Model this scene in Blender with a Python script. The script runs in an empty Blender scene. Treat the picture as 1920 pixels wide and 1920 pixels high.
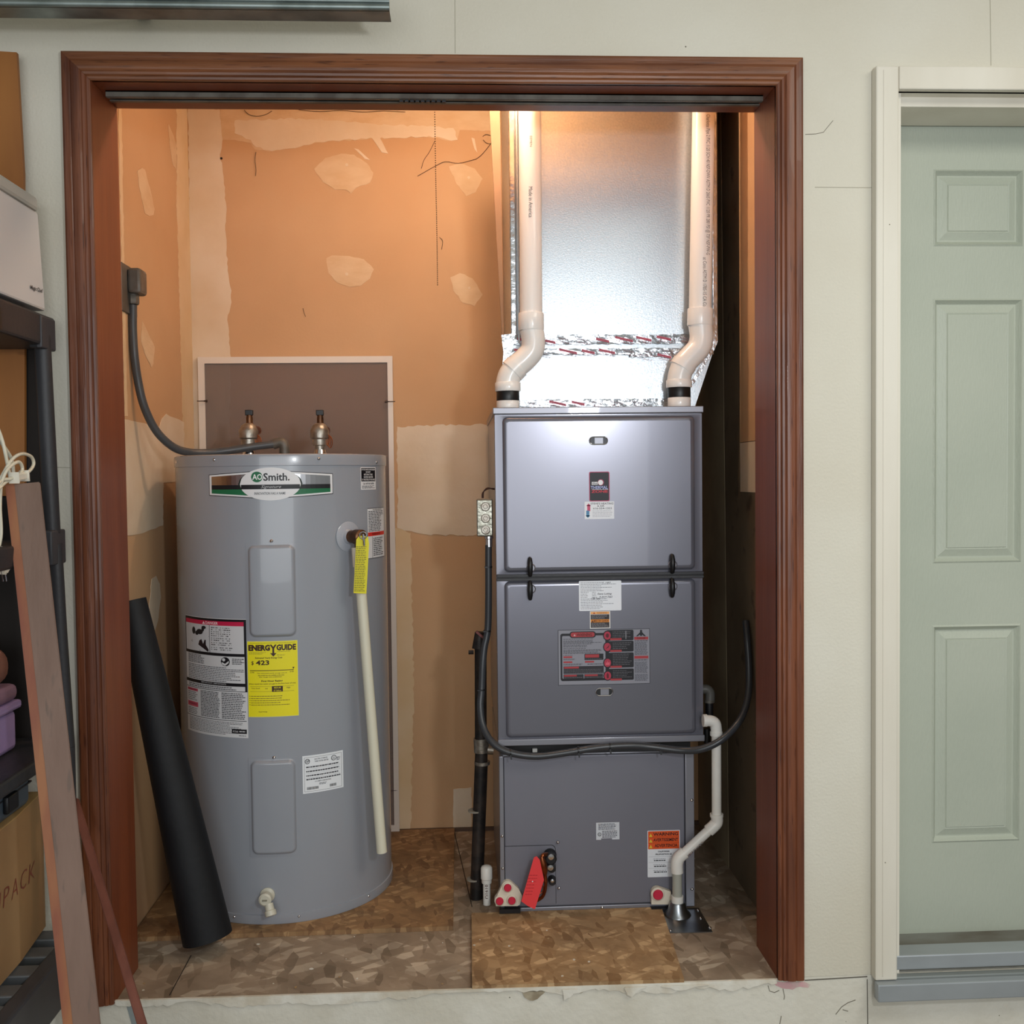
import bpy, bmesh, math, random
from mathutils import Vector, Matrix
random.seed(7)
sc = bpy.context.scene
COL = sc.collection
# ------------------------------------------------------------------ camera
CP = (.7861, -2.2932, 1.1664); YAW, PIT, ROL = .0498, .0353, -.0115; F = 1920.
cy_, sy_ = math.cos(YAW), math.sin(YAW); cp_, sp_ = math.cos(PIT), math.sin(PIT); cr_, sr_ = math.cos(ROL), math.sin(ROL)
X0 = Vector((cy_, -sy_, 0)); FW = Vector((sy_*cp_, cy_*cp_, -sp_)); Z2 = Vector((sy_*sp_, cy_*sp_, cp_))
R_ = X0*cr_ + Z2*sr_; U_ = X0*(-sr_) + Z2*cr_
cam = bpy.data.objects.new('camera', bpy.data.cameras.new('camera')); COL.objects.link(cam)
mw = Matrix.Identity(4)
for i in range(3):
    mw[i][0] = R_[i]; mw[i][1] = U_[i]; mw[i][2] = -FW[i]; mw[i][3] = CP[i]
cam.matrix_world = mw; cam.data.sensor_width = 36; cam.data.lens = 36; cam.data.clip_start = .02
sc.camera = cam
# ------------------------------------------------------------------ world, light, exposure
w = bpy.data.worlds.new('world'); sc.world = w; w.use_nodes = True
bg = w.node_tree.nodes['Background']; bg.inputs[0].default_value = (.94, .95, .92, 1); bg.inputs[1].default_value = .30
sc.view_settings.view_transform = 'Standard'; sc.view_settings.look = 'None'
sc.view_settings.exposure = 0; sc.view_settings.gamma = 1
def area(name, loc, target, size, power, col, sy=None):
    l = bpy.data.lights.new(name, 'AREA'); l.energy = power; l.color = col; l.size = size
    if sy: l.shape = 'RECTANGLE'; l.size_y = sy
    o = bpy.data.objects.new(name, l); COL.objects.link(o); o.location = loc
    o.rotation_euler = (Vector(target)-Vector(loc)).to_track_quat('-Z', 'Y').to_euler(); return o
area('work_light', (1.43, -2.25, 1.56), (1.05, .4, 1.25), .15, 14, (.92, .96, 1.0))
area('garage_ceiling_light', (2.6, -1.7, 2.56), (2.6, -1.6999, 1.2), 1.2, 30, (1, .97, .86))
area('garage_daylight', (.6, -4.6, 1.3), (.6, 0, 1.1), 3.2, 56, (.93, .97, 1.0), 1.8)
BULB = (.895, .375, 2.27)
BULB_POWER = 310

# ------------------------------------------------------------------ pixel -> world point on a chosen real plane
def ray(u, v):
    return R_*((u-960)/F) + U_*(-(v-960)/F) + FW
def V(u, v, Y):
    r = ray(u, v); return Vector(CP) + r*((Y-CP[1])/r.y)
def VX(u, v, X):
    r = ray(u, v); return Vector(CP) + r*((X-CP[0])/r.x)
def VZ(u, v, Z):
    r = ray(u, v); return Vector(CP) + r*((Z-CP[2])/r.z)

# ------------------------------------------------------------------ materials
def lin(c):
    if isinstance(c, str):
        c = [int(c[i:i+2], 16)/255 for i in (0, 2, 4)]
        c = [x/12.92 if x <= .04045 else ((x+.055)/1.055)**2.4 for x in c]
    return (c[0], c[1], c[2], 1)
MC = {}
def M(name, col, rough=.5, metal=0, col2=None, scale=8, st=(1, 1, 1), detail=5, lo=.4, hi=.62, bump=0, bscale=None, bst=None,
      col3=None, scale3=40, lo3=.6, hi3=.66, spots=None, spec=.5, coat=0, rr=0, aniso=0, dist=0):
    if name in MC: return MC[name]
    m = bpy.data.materials.new(name); m.use_nodes = True; nt = m.node_tree; N = nt.nodes; L = nt.links
    b = N['Principled BSDF']; b.inputs['Roughness'].default_value = rough; b.inputs['Metallic'].default_value = metal
    b.inputs['Specular IOR Level'].default_value = spec; b.inputs['Coat Weight'].default_value = coat
    b.inputs['Base Color'].default_value = lin(col)
    tc = N.new('ShaderNodeTexCoord')
    def noise(sca, stt, det=5, ds=0):
        mp = N.new('ShaderNodeMapping'); mp.inputs['Scale'].default_value = stt; L.new(tc.outputs['Object'], mp.inputs[0])
        n = N.new('ShaderNodeTexNoise'); n.inputs['Scale'].default_value = sca; n.inputs['Detail'].default_value = det
        n.inputs['Distortion'].default_value = ds; L.new(mp.outputs[0], n.inputs['Vector']); return n
    def ramp(src, a, c):
        r = N.new('ShaderNodeMapRange'); r.inputs['From Min'].default_value = a; r.inputs['From Max'].default_value = c
        L.new(src, r.inputs['Value']); return r.outputs[0]
    cur = None
    def mix(fac, c):
        nonlocal cur
        x = N.new('ShaderNodeMix'); x.data_type = 'RGBA'
        if cur: L.new(cur, x.inputs['A'])
        else: x.inputs['A'].default_value = lin(col)
        x.inputs['B'].default_value = lin(c); L.new(fac, x.inputs['Factor']); cur = x.outputs['Result']
    if col2:
        n = noise(scale, st, detail, dist); mix(ramp(n.outputs['Fac'], lo, hi), col2)
        if rr:
            a = N.new('ShaderNodeMapRange'); a.inputs['To Min'].default_value = rough-rr; a.inputs['To Max'].default_value = rough+rr
            a.inputs['From Min'].default_value = .3; a.inputs['From Max'].default_value = .7
            L.new(n.outputs['Fac'], a.inputs['Value']); L.new(a.outputs[0], b.inputs['Roughness'])
    if col3:
        n = noise(scale3, st, 3); mix(ramp(n.outputs['Fac'], lo3, hi3), col3)
    if spots:
        vo = N.new('ShaderNodeTexVoronoi'); vo.inputs['Scale'].default_value = spots[0]; L.new(tc.outputs['Object'], vo.inputs['Vector'])
        s = N.new('ShaderNodeMath'); s.operation = 'LESS_THAN'; s.inputs[1].default_value = spots[1]; L.new(vo.outputs['Distance'], s.inputs[0])
        g = N.new('ShaderNodeMath'); g.operation = 'GREATER_THAN'; g.inputs[1].default_value = .55
        sx = N.new('ShaderNodeSeparateColor'); L.new(vo.outputs['Color'], sx.inputs[0]); L.new(sx.outputs[0], g.inputs[0])
        k = N.new('ShaderNodeMath'); k.operation = 'MULTIPLY'; L.new(s.outputs[0], k.inputs[0]); L.new(g.outputs[0], k.inputs[1])
        mix(k.outputs[0], spots[2])
    if cur: L.new(cur, b.inputs['Base Color'])
    if bump:
        n = noise(bscale or scale*3, bst or st, 4); bp = N.new('ShaderNodeBump'); bp.inputs['Strength'].default_value = bump
        bp.inputs['Distance'].default_value = .004; L.new(n.outputs['Fac'], bp.inputs['Height']); L.new(bp.outputs[0], b.inputs['Normal'])
    MC[name] = m; return m
def flat(c, rough=.45, spec=.4):
    n = 'print_' + c
    if n in MC: return MC[n]
    return M(n, c, rough, spec=spec)
def emis(name, c, s):
    m = bpy.data.materials.new(name); m.use_nodes = True; b = m.node_tree.nodes['Principled BSDF']
    b.inputs['Emission Color'].default_value = (*c, 1); b.inputs['Emission Strength'].default_value = s; return m

paint = M('garage_paint', 'D8D4C6', .62, col2='D0CAB9', scale=2.2, lo=.35, hi=.7, spots=(9, .018, '6B6658'), bump=.25, bscale=160)
paint_low = M('stem_wall_paint', 'DAD6C9', .7, col2='CDC7B7', scale=6, lo=.45, hi=.7, spots=(28, .045, '7A7566'), bump=.5, bscale=60)
trimw = M('white_trim_paint', 'E2DDD0', .5, col2='D8D2C3', scale=5, st=(1, 1, .2), spots=(14, .02, '77705F'), bump=.1, bscale=90)
doorp = M('sage_door_paint', 'B2B8AA', .5, col2='ABB2A4', scale=2, bump=.25, bscale=220, bst=(1, 1, .25))
kraft = M('drywall_paper', 'CCA57D', .85, col2='C59C73', scale=2.5, lo=.3, hi=.7, spots=(7, .012, '4A3A2A'), bump=.1, bscale=120)
mud = M('joint_compound', 'E0CFB8', .9, col2='D3BB9B', scale=5, lo=.35, hi=.75, bump=.25, bscale=45)
mudthin = M('thin_joint_compound', 'D8BC99', .9, col2='D0B08A', scale=14, st=(1, 1, 2), lo=.35, hi=.65, bump=.2, bscale=60)
taped = M('corner_tape', 'DCC29E', .9, col2='D6B990', scale=6, bump=.1)
rwall = M('shaded_drywall', '7A6852', .85, col2='64543F', scale=3, col3='4A3D2E', scale3=14, lo3=.6, hi3=.75)  # drywall darkened, the shade on this wall is put into its colour
WD = dict(rough=.42, lo=.38, hi=.66, detail=7, coat=.12)
wood_v = M('brown_wood_upright', '774226', col2='542A17', scale=3.2, st=(14, 14, .9), col3='4A2110', scale3=16, lo3=.6, hi3=.72, bump=.35, bscale=9, bst=(14, 14, .7), **WD)
wood_h = M('brown_wood_level', '84502F', col2='5E341E', scale=3.2, st=(.9, 14, 14), col3='482412', scale3=16, lo3=.6, hi3=.72, bump=.35, bscale=9, bst=(.7, 14, 14), **WD)
jambm = M('brown_wood_jamb', '854628', col2='6E3820', scale=2.2, st=(8, 8, .8), rough=.45, lo=.3, hi=.7, bump=.1, bscale=9, bst=(14, 14, .7))
jambh = M('brown_wood_head', '84401F', col2='6A3018', scale=2.2, st=(.8, 8, 8), rough=.45, lo=.3, hi=.7)
steel = M('grey_track', '6E6A62', .55, .4, col2='565049', scale=20)
alu = M('aluminium_sill', 'A9AFB3', .42, .35, col2='959A9D', scale=10, st=(.5, 1, 1), lo=.3, hi=.8)
galv = M('galvanised_sheet', 'C2C7CB', .35, 1, col2='B2BAC0', scale=170, lo=.35, hi=.7, detail=2, rr=.04, bump=.06, bscale=240)
galvr = M('galvanised_rail', '9AA5A3', .45, .8, col2='7F8A88', scale=12)
foil = M('foil_tape', 'D9DCDF', .2, 1, bump=.6, bscale=34, col2='C2C5C9', scale=30)
pvc = M('white_pvc', 'F5F1EC', .28, coat=.3)
pvc2 = M('drain_pvc', 'E2DFD8', .35, col2='D6D2C8', scale=8)
cpvc = M('cream_cpvc', 'D9D5C0', .4, spots=(60, .05, 'A79F86'))
clearc = M('clear_coupling', 'A7A79C', .2, spec=.6)
htr = M('heater_grey_enamel', '989CA4', .22, col2='9498A0', scale=1.5, coat=.35, bump=.03, bscale=14)
fur = M('furnace_grey_enamel', '777782', .23, .42, col2='75757F', scale=2, coat=.3, bump=.03, bscale=6)
furd = M('furnace_grey_edges', '8A8A92', .38, .5, coat=.3)
blk = M('black_rubber', '111114', .42)
blk2 = M('black_plastic', '26262A', .45, bump=.1, bscale=120)
shelfb = M('charcoal_shelf_plastic', '2A2A2E', .5, bump=.15, bscale=90)
shelfg = M('grey_shelf_plastic', '55585A', .5, bump=.1)
iron = M('black_iron', '1F1C1B', .5, .4, col2='382E28', scale=30)
cond = M('grey_conduit_jacket', '45474A', .38, bump=0)
condc = M('conduit_fitting', '6D6862', .5, .3, col2='5C574F', scale=20)
zinc = M('zinc_fitting', 'A59F95', .38, .8, col2='857B70', scale=40, bump=.2)
copper = M('copper', 'A5613E', .32, 1, col2='7C4329', scale=20)
brass = M('aged_brass', '6E4B32', .4, .8, col2='4E3424', scale=30)
chrome = M('chrome', 'D8D8DC', .15, 1)
red = M('red_plastic', 'C2203F', .4)
redtag = M('red_tag_card', 'E23A3E', .5)
cream = M('cream_plastic', 'D7CDBB', .5)
yel = M('yellow_card', 'E6DC1E', .5)
rollm = M('black_felt_roll', '0E1014', .6, col2='15171B', scale=9, lo=.4, hi=.8, bump=.15, bscale=60, spots=(22, .03, '303030'), spec=.35)
def osb(name, a, b_, c_, d_, sc_=26, dirt=.5):
    m = M(name, a, .75, col2=b_, scale=14, lo=.3, hi=.7, bump=.3, bscale=50)
    nt = m.node_tree; N = nt.nodes; L = nt.links; bs = N['Principled BSDF']
    tc = N.new('ShaderNodeTexCoord')
    base = bs.inputs['Base Color'].links[0].from_socket
    for k, (rot, cc) in enumerate(((.5, c_), (1.7, d_), (2.6, b_))):
        mp = N.new('ShaderNodeMapping'); mp.vector_type = 'TEXTURE'; mp.inputs['Rotation'].default_value = (0, 0, rot); mp.inputs['Scale'].default_value = (1, .34, 1)
        L.new(tc.outputs['Object'], mp.inputs[0])
        vo = N.new('ShaderNodeTexVoronoi'); vo.inputs['Scale'].default_value = sc_; L.new(mp.outputs[0], vo.inputs['Vector'])
        sp = N.new('ShaderNodeSeparateColor'); L.new(vo.outputs['Color'], sp.inputs[0])
        r = N.new('ShaderNodeMapRange'); r.inputs['From Min'].default_value = .62; r.inputs['From Max'].default_value = .95; r.inputs['To Max'].default_value = .9
        L.new(sp.outputs[k], r.inputs['Value'])
        x = N.new('ShaderNodeMix'); x.data_type = 'RGBA'; L.new(base, x.inputs['A']); x.inputs['B'].default_value = lin(cc); L.new(r.outputs[0], x.inputs['Factor'])
        base = x.outputs['Result']
    n = N.new('ShaderNodeTexNoise'); n.inputs['Scale'].default_value = 4; n.inputs['Detail'].default_value = 6; L.new(tc.outputs['Object'], n.inputs['Vector'])
    r = N.new('ShaderNodeMapRange'); r.inputs['From Min'].default_value = .42; r.inputs['From Max'].default_value = .7; r.inputs['To Max'].default_value = dirt
    L.new(n.outputs['Fac'], r.inputs['Value'])
    x = N.new('ShaderNodeMix'); x.data_type = 'RGBA'; L.new(base, x.inputs['A']); x.inputs['B'].default_value = lin('4A3A2C'); L.new(r.outputs[0], x.inputs['Factor'])
    L.new(x.outputs['Result'], bs.inputs['Base Color'])
    return m
osb1 = osb('osb_board', 'BC9A70', '9E7B54', 'D6B488', '8A653E', 22, .5)
osb2 = osb('osb_board_heater', 'A37E56', '8A6946', 'BC986C', '775638', 22, .6)
osb3 = osb('dirty_subfloor', 'AC9983', '94816C', 'CCBCA6', '7C6A56', 15, .55)

# ------------------------------------------------------------------ object helpers
ORG = {}
def mk(name, bm, mats, parent=None, origin=None, smooth=40):
    if not isinstance(mats, (list, tuple)): mats = [mats]
    me = bpy.data.meshes.new(name)
    if isinstance(bm, bmesh.types.BMesh):
        bm.to_mesh(me); bm.free()
    else: me.from_pydata(*bm)
    if origin is None:
        if parent is not None: origin = ORG[parent]
        else:
            xs = [v.co for v in me.vertices]
            origin = Vector(((min(v.x for v in xs)+max(v.x for v in xs))/2, (min(v.y for v in xs)+max(v.y for v in xs))/2, min(v.z for v in xs)))
    origin = Vector(origin)
    me.transform(Matrix.Translation(-origin))
    for m in mats: me.materials.append(m)
    if smooth:
        for p in me.polygons: p.use_smooth = len(p.vertices) <= 8
        me.set_sharp_from_angle(angle=math.radians(smooth))
        for p in me.polygons:
            if len(p.vertices) > 8: p.use_smooth = False
        if 'flat_face' in me.attributes:
            fa = me.attributes['flat_face'].data
            for p in me.polygons:
                if fa[p.index].value: p.use_smooth = False
    o = bpy.data.objects.new(name, me); COL.objects.link(o)
    if parent is not None:
        o.parent = parent; o.location = origin - ORG[parent]
    else: o.location = origin
    ORG[o] = origin
    return o
def thing(name, label, cat, loc, group=None):
    o = bpy.data.objects.new(name, None); COL.objects.link(o); o.location = loc; o.empty_display_size = .05
    ORG[o] = Vector(loc); return tag(o, label, cat, group)
def tag(o, label, cat, group=None):
    o['label'] = label; o['category'] = cat
    if group: o['group'] = group
    return o
def struct(o): o['kind'] = 'structure'; return o
def lab(o, s): o['label'] = s; return o
def bx(bm, x0, x1, y0, y1, z0, z1, bev=0, seg=2, mi=0):
    t = bmesh.new(); bmesh.ops.create_cube(t, size=1)
    for v in t.verts: v.co = Vector((x0+(v.co.x+.5)*(x1-x0), y0+(v.co.y+.5)*(y1-y0), z0+(v.co.z+.5)*(z1-z0)))
    if bev:
        bmesh.ops.bevel(t, geom=t.edges[:], offset=bev, segments=seg, affect='EDGES', profile=.5)
        t.normal_update(); big = sorted(t.faces, key=lambda f: -f.calc_area())[:6]
        return merge(bm, t, mi, flat_faces=set(big))
    return merge(bm, t, mi)
def merge(bm, t, mi=0, mat=None, flat_faces=()):
    fl_ = bm.faces.layers.int.get('flat_face') or bm.faces.layers.int.new('flat_face')
    if mat is not None: t.transform(mat)
    mp = {}
    for v in t.verts: mp[v] = bm.verts.new(v.co)
    for f in t.faces:
        try:
            g = bm.faces.new([mp[v] for v in f.verts]); g.material_index = mi
            if f in flat_faces: g[fl_] = 1
        except ValueError: pass
    t.free(); return bm
def box(*a, **k): return bx(bmesh.new(), *a, **k)
def obox(p, q, w_, t_, up=Vector((0, 0, 1)), bm=None, bev=0):
    """oriented bar from p to q, width w_ along side, thickness t_"""
    bm = bm or bmesh.new(); p, q = Vector(p), Vector(q); d = (q-p); ln = d.length; d.normalize()
    s = d.cross(up).normalized(); n = s.cross(d).normalized()
    t = bmesh.new(); bmesh.ops.create_cube(t, size=1)
    for v in t.verts: v.co = p + d*((v.co.z+.5)*ln) + s*(v.co.x*w_) + n*(v.co.y*t_)
    if bev: bmesh.ops.bevel(t, geom=t.edges[:], offset=bev, segments=2, affect='EDGES')
    bmesh.ops.recalc_face_normals(t, faces=t.faces[:])
    return merge(bm, t)
def spline(pts, n=8):
    pts = [Vector(p) for p in pts]; out = []
    P_ = [pts[0]*2-pts[1]] + pts + [pts[-1]*2-pts[-2]]
    for i in range(1, len(P_)-2):
        a, b, c, d = P_[i-1:i+3]
        for k in range(n):
            t = k/n
            out.append(.5*((2*b)+(c-a)*t+(2*a-5*b+4*c-d)*t*t+(3*b-a-3*c+d)*t**3))
    out.append(pts[-1]); return out
def tube(pts, r, seg=14, bm=None, caps=True, mi=0):
    bm = bm or bmesh.new(); pts = [Vector(p) for p in pts]; n = len(pts)
    rs = r if isinstance(r, (list, tuple)) else [r]*n
    T = []
    for i in range(n):
        d = pts[min(i+1, n-1)]-pts[max(i-1, 0)]
        T.append(d.normalized() if d.length > 1e-9 else (T[-1] if T else Vector((0, 0, 1))))
    a = T[0].cross(Vector((0, 0, 1)));
    if a.length < 1e-3: a = T[0].cross(Vector((1, 0, 0)))
    a.normalize(); rings = []
    for i in range(n):
        a = (a - T[i]*a.dot(T[i])).normalized(); b = T[i].cross(a)
        rings.append([bm.verts.new(pts[i]+(a*math.cos(2*math.pi*k/seg)+b*math.sin(2*math.pi*k/seg))*rs[i]) for k in range(seg)])
    for i in range(n-1):
        for k in range(seg):
            f = bm.faces.new((rings[i][k], rings[i][(k+1) % seg], rings[i+1][(k+1) % seg], rings[i+1][k])); f.material_index = mi
    if caps:
        f = bm.faces.new(rings[0][::-1]); f.material_index = mi
        f = bm.faces.new(rings[-1]); f.material_index = mi
    return bm
def lathe(prof, base, axis, seg=28, bm=None, mi=0):
    """prof: (radius, height) along axis from base"""
    axis = Vector(axis).normalized(); base = Vector(base)
    return tube2([base+axis*h for r, h in prof], [max(r, 1e-5) for r, h in prof], axis, seg, bm, mi)
def tube2(pts, rs, axis, seg, bm=None, mi=0):
    bm = bm or bmesh.new(); a = axis.cross(Vector((0, 0, 1)))
    if a.length < 1e-3: a = axis.cross(Vector((1, 0, 0)))
    a.normalize(); b = axis.cross(a); rings = []
    for p, r in zip(pts, rs): rings.append([bm.verts.new(p+(a*math.cos(2*math.pi*k/seg)+b*math.sin(2*math.pi*k/seg))*r) for k in range(seg)])
    for i in range(len(rings)-1):
        for k in range(seg):
            f = bm.faces.new((rings[i][k], rings[i][(k+1) % seg], rings[i+1][(k+1) % seg], rings[i+1][k])); f.material_index = mi
    f = bm.faces.new(rings[0][::-1]); f.material_index = mi; f = bm.faces.new(rings[-1]); f.material_index = mi
    return bm
def prism(pts, off, bm=None, mi=0):
    """polygon pts (3D, planar-ish) extruded by vector off"""
    bm = bm or bmesh.new(); off = Vector(off)
    a = [bm.verts.new(Vector(p)) for p in pts]; b = [bm.verts.new(Vector(p)+off) for p in pts]
    n = len(a); fs = [bm.faces.new(a), bm.faces.new(b[::-1])]
    for i in range(n): fs.append(bm.faces.new((a[(i+1) % n], a[i], b[i], b[(i+1) % n])))
    for f in fs: f.material_index = mi
    bmesh.ops.recalc_face_normals(bm, faces=fs)
    return bm
def rrect(u0, v0, u1, v1, r, n=5):
    out = []
    for cx, cy, a0 in ((u1-r, v0+r, -90), (u1-r, v1-r, 0), (u0+r, v1-r, 90), (u0+r, v0+r, 180)):
        for k in range(n+1):
            a = math.radians(a0+90*k/n); out.append((cx+r*math.cos(a), cy+r*math.sin(a)))
    return out

# ------------------------------------------------------------------ printed stickers
TXT = {}
def text2d(s, bold=0, shear=0):
    key = (s, bold, shear)
    if key in TXT: return TXT[key]
    c = bpy.data.curves.new('t', 'FONT'); c.body = s; c.size = 1; c.offset = bold; c.shear = shear; c.resolution_u = 2
    o = bpy.data.objects.new('t', c); COL.objects.link(o)
    dg = bpy.context.evaluated_depsgraph_get(); dg.update()
    me = o.evaluated_get(dg).to_mesh()
    vs = [(v.co.x, v.co.y) for v in me.vertices]; fs = [tuple(p.vertices) for p in me.polygons]
    o.evaluated_get(dg).to_mesh_clear(); bpy.data.objects.remove(o); bpy.data.curves.remove(c)
    TXT[key] = (vs, fs); return TXT[key]
class Print:
    """flat print in photo-pixel units laid on a surface by mapping fn(u, v, lift)"""
    def __init__(s, fn, cut=6): s.fn = fn; s.v = []; s.f = []; s.m = []; s.mats = []; s.cut = cut
    def mi(s, c):
        if c not in s.mats: s.mats.append(c)
        return s.mats.index(c)
    def face(s, pts, c, lay):
        b = len(s.v)
        for u, v in pts: s.v.append(s.fn(u, v, .0004+.00022*lay))
        s.f.append(tuple(range(b, b+len(pts)))); s.m.append(s.mi(c))
    def rect(s, u0, v0, u1, v1, c, lay=1, vl=None, vr=None):
        n = max(1, int((u1-u0)/s.cut))
        for k in range(n):
            a, b = u0+(u1-u0)*k/n, u0+(u1-u0)*(k+1)/n
            s.face([(a, v0), (b, v0), (b, v1), (a, v1)], c, lay)
    def poly(s, pts, c, lay=1): s.face(pts, c, lay)
    def ell(s, cx, cy, rx, ry, c, lay=1, n=28):
        k = max(12, int(2*rx/s.cut)*2)
        for i in range(k):
            a = -1+2*i/k; b = -1+2*(i+1)/k; ha = math.sqrt(max(0, 1-a*a)); hb = math.sqrt(max(0, 1-b*b))
            p = [(cx+a*rx, cy-ha*ry), (cx+b*rx, cy-hb*ry), (cx+b*rx, cy+hb*ry), (cx+a*rx, cy+ha*ry)]
            if ha < 1e-6: p.pop(0)
            elif hb < 1e-6: p.pop(1)
            s.face(p, c, lay)
    def band(s, fa, fb, u0, u1, c, lay=1, n=10):
        for k in range(n):
            a, b = u0+(u1-u0)*k/n, u0+(u1-u0)*(k+1)/n
            s.face([(a, fa(a)), (b, fa(b)), (b, fb(b)), (a, fb(a))], c, lay)
    def text(s, t, u0, v0, u1, v1, c, lay=3, bold=.01, shear=0, rot=False):
        vs, fs = text2d(t, bold, shear)
        if not vs: return
        x0 = min(p[0] for p in vs); x1 = max(p[0] for p in vs); y0 = min(p[1] for p in vs); y1 = max(p[1] for p in vs)
        b = len(s.v)
        for x, y in vs:
            a = (x-x0)/(x1-x0); d = (y-y0)/max(1e-6, y1-y0)
            if rot: u, v = u0+(u1-u0)*d, v0+(v1-v0)*a       # reads downwards, letter tops to the right
            else: u, v = u0+(u1-u0)*a, v1+(v0-v1)*d
            s.v.append(s.fn(u, v, .0004+.00022*lay))
        for f in fs:
            s.f.append(tuple(b+i for i in f)); s.m.append(s.mi(c))
    def lines(s, u0, v0, u1, v1, n, c, lay=2, fill=.5, rag=.25, seed=1):
        R = random.Random(seed); st_ = (v1-v0)/n
        for i in range(n):
            u = u0; end = u1-(u1-u0)*R.random()*rag; y = v0+st_*(i+.5)
            while u < end:
                l = R.uniform(1.6, 5.5); s.face([(u, y-st_*fill/2), (min(u+l, end), y-st_*fill/2), (min(u+l, end), y+st_*fill/2), (u, y+st_*fill/2)], c, lay)
                u += l+.8
    def build(s, name, parent, label=None):
        me = ([tuple(v) for v in s.v], [], s.f)
        o = mk(name, me, [flat(c) if isinstance(c, str) else c for c in s.mats], parent, smooth=0)
        for p, i in zip(o.data.polygons, s.m): p.material_index = i
        if label: lab(o, label)
        return o
def planemap(Y, uref, vref):
    def fn(u, v, l): return Vector((V(u, vref, Y).x, Y-l, V(uref, v, Y).z))
    return fn

# =================================================================== SETTING
W, H, DJ, YB, XL, XR, ZC = 1.5006, 2.03, .162, 1.047, -.0665, 1.564, 2.38
GF = -.45; DX0, DX1, DTOP = 1.79, 2.62, 2.025    # entry door opening
YI = .14   # inner face of the front wall
bm = box(-2.2, -.02, 0, YI, .0, 2.6)
bx(bm, -.02, W+.02, 0, YI, H+.02, 2.6); bx(bm, W+.02, DX0-.02, 0, YI, 0, 2.6); bx(bm, DX0-.02, DX1+.02, 0, YI, DTOP+.02, 2.6); bx(bm, DX1+.02, 4.2, 0, YI, 0, 2.6)
wf = struct(mk('wall_front', bm, paint, smooth=0))
z_ = V(1300, 40, 0)
for nm, pts in (('joint_line', [V(853, -20, 0), V(853.5, 100, 0)]), ('joint_line', [V(1856, -20, 0), V(1858, 123, 0)]), ('joint_line', [V(100, 876, 0), V(132, 877, 0)]),
                ('joint_line', [V(1528, 351, 0), V(1636, 352, 0)])):
    mk(nm, tube([p+Vector((0, -.0002, 0)) for p in pts], .0007, 6), M('joint_shade', 'A8A493', .8), wf)
mk('hairline_crack', tube([V(u, v, -.0004) for u, v in ((1510, 252), (1530, 251), (1544, 248), (1552, 238), (1562, 226))], .0006, 6), M('crack', '6E685A', .8), wf)
bm = box(-2.2, 4.2, 0, .16, GF, -.0005)
wl = struct(mk('wall_lower', bm, paint_low, smooth=0))
mk('joint_line', tube([V(1626, 1836, -.0005), V(1627, 1925, -.0005)], .001, 6), M('joint_dark', '5F5A50', .8), wl)
mk('joint_line', tube([V(1509, 1838, -.0005), V(1626, 1831, -.0005)], .0013, 6), M('joint_dark', '5F5A50', .8), wl)
for k, pl in enumerate((((1440, 1848), (1443, 1858), (1452, 1861), (1461, 1857)), ((1468, 1854), (1471, 1868), (1470, 1874)), ((1567, 1902), (1578, 1888), (1590, 1880), (1604, 1875)),
                        ((1580, 1893), (1590, 1896)), ((1465, 1905), (1462, 1920)))):
    mk('hairline_crack', tube([V(u, v, -.0004) for u, v in pl], .0008, 6), M('crack', '6E685A', .8), wl)
# torn drywall / plaster along the sill
R = random.Random(3)
def torn(u0, u1, top, depth, y, name, mat, seed, lift=.004):
    R = random.Random(seed); n = max(6, int((u1-u0)/9)); t = []; b = []
    d = depth
    for i in range(n+1):
        u = u0+(u1-u0)*i/n; v = 1879-(u-217)*(1879-1838.5)/(1457-217)+top
        d = min(depth*1.8, max(depth*.45, d+R.uniform(-depth*.4, depth*.4)))
        t.append((u, v)); b.append((u+R.uniform(-2, 2), v+d*(1 if name == 'plaster_edge' else .12+.95*math.sin(math.pi*min(1, (i/n)**.7)))))
    pts = [V(u, v, y) for u, v in t] + [V(u, v, y) for u, v in b[::-1]]
    return lab(mk(name, prism(pts, (0, lift, 0)), mat, wl), 'torn white plaster edge under the closet sill') if seed == 1 else mk(name, prism(pts, (0, lift, 0)), mat, wl)
plas = M('plaster', 'DEDACE', .85, col2='C9C0AE', scale=14, bump=.5, bscale=60)
plasd = M('plaster_core', 'B3A891', .9, col2='8F826C', scale=25, bump=.5, bscale=60)
torn(215, 1457, -2, 11, -.006, 'plaster_edge', plas, 1, .0065)
torn(978, 1022, 6, 12, -.0035, 'torn_paper', plasd, 2, .003)
torn(1048, 1098, 4, 20, -.0035, 'torn_paper', plasd, 3, .003)
torn(1054, 1082, 4, 19, -.010, 'torn_paper', plas, 6, .002)
torn(1172, 1212, 4, 17, -.010, 'torn_paper', plas, 7, .002)
torn(1240, 1330, 4, 9, -.009, 'torn_paper', plas, 8, .002)
struct(mk('floor', box(-2.2, 4.2, -5.2, 0, GF-.05, GF), M('garage_concrete', '8A877F', .8, col2='77736A', scale=3, bump=.2), smooth=0))
struct(mk('ceiling', box(-2.2, 4.2, -3.4, .14, 2.6, 2.65), paint, smooth=0))
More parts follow.
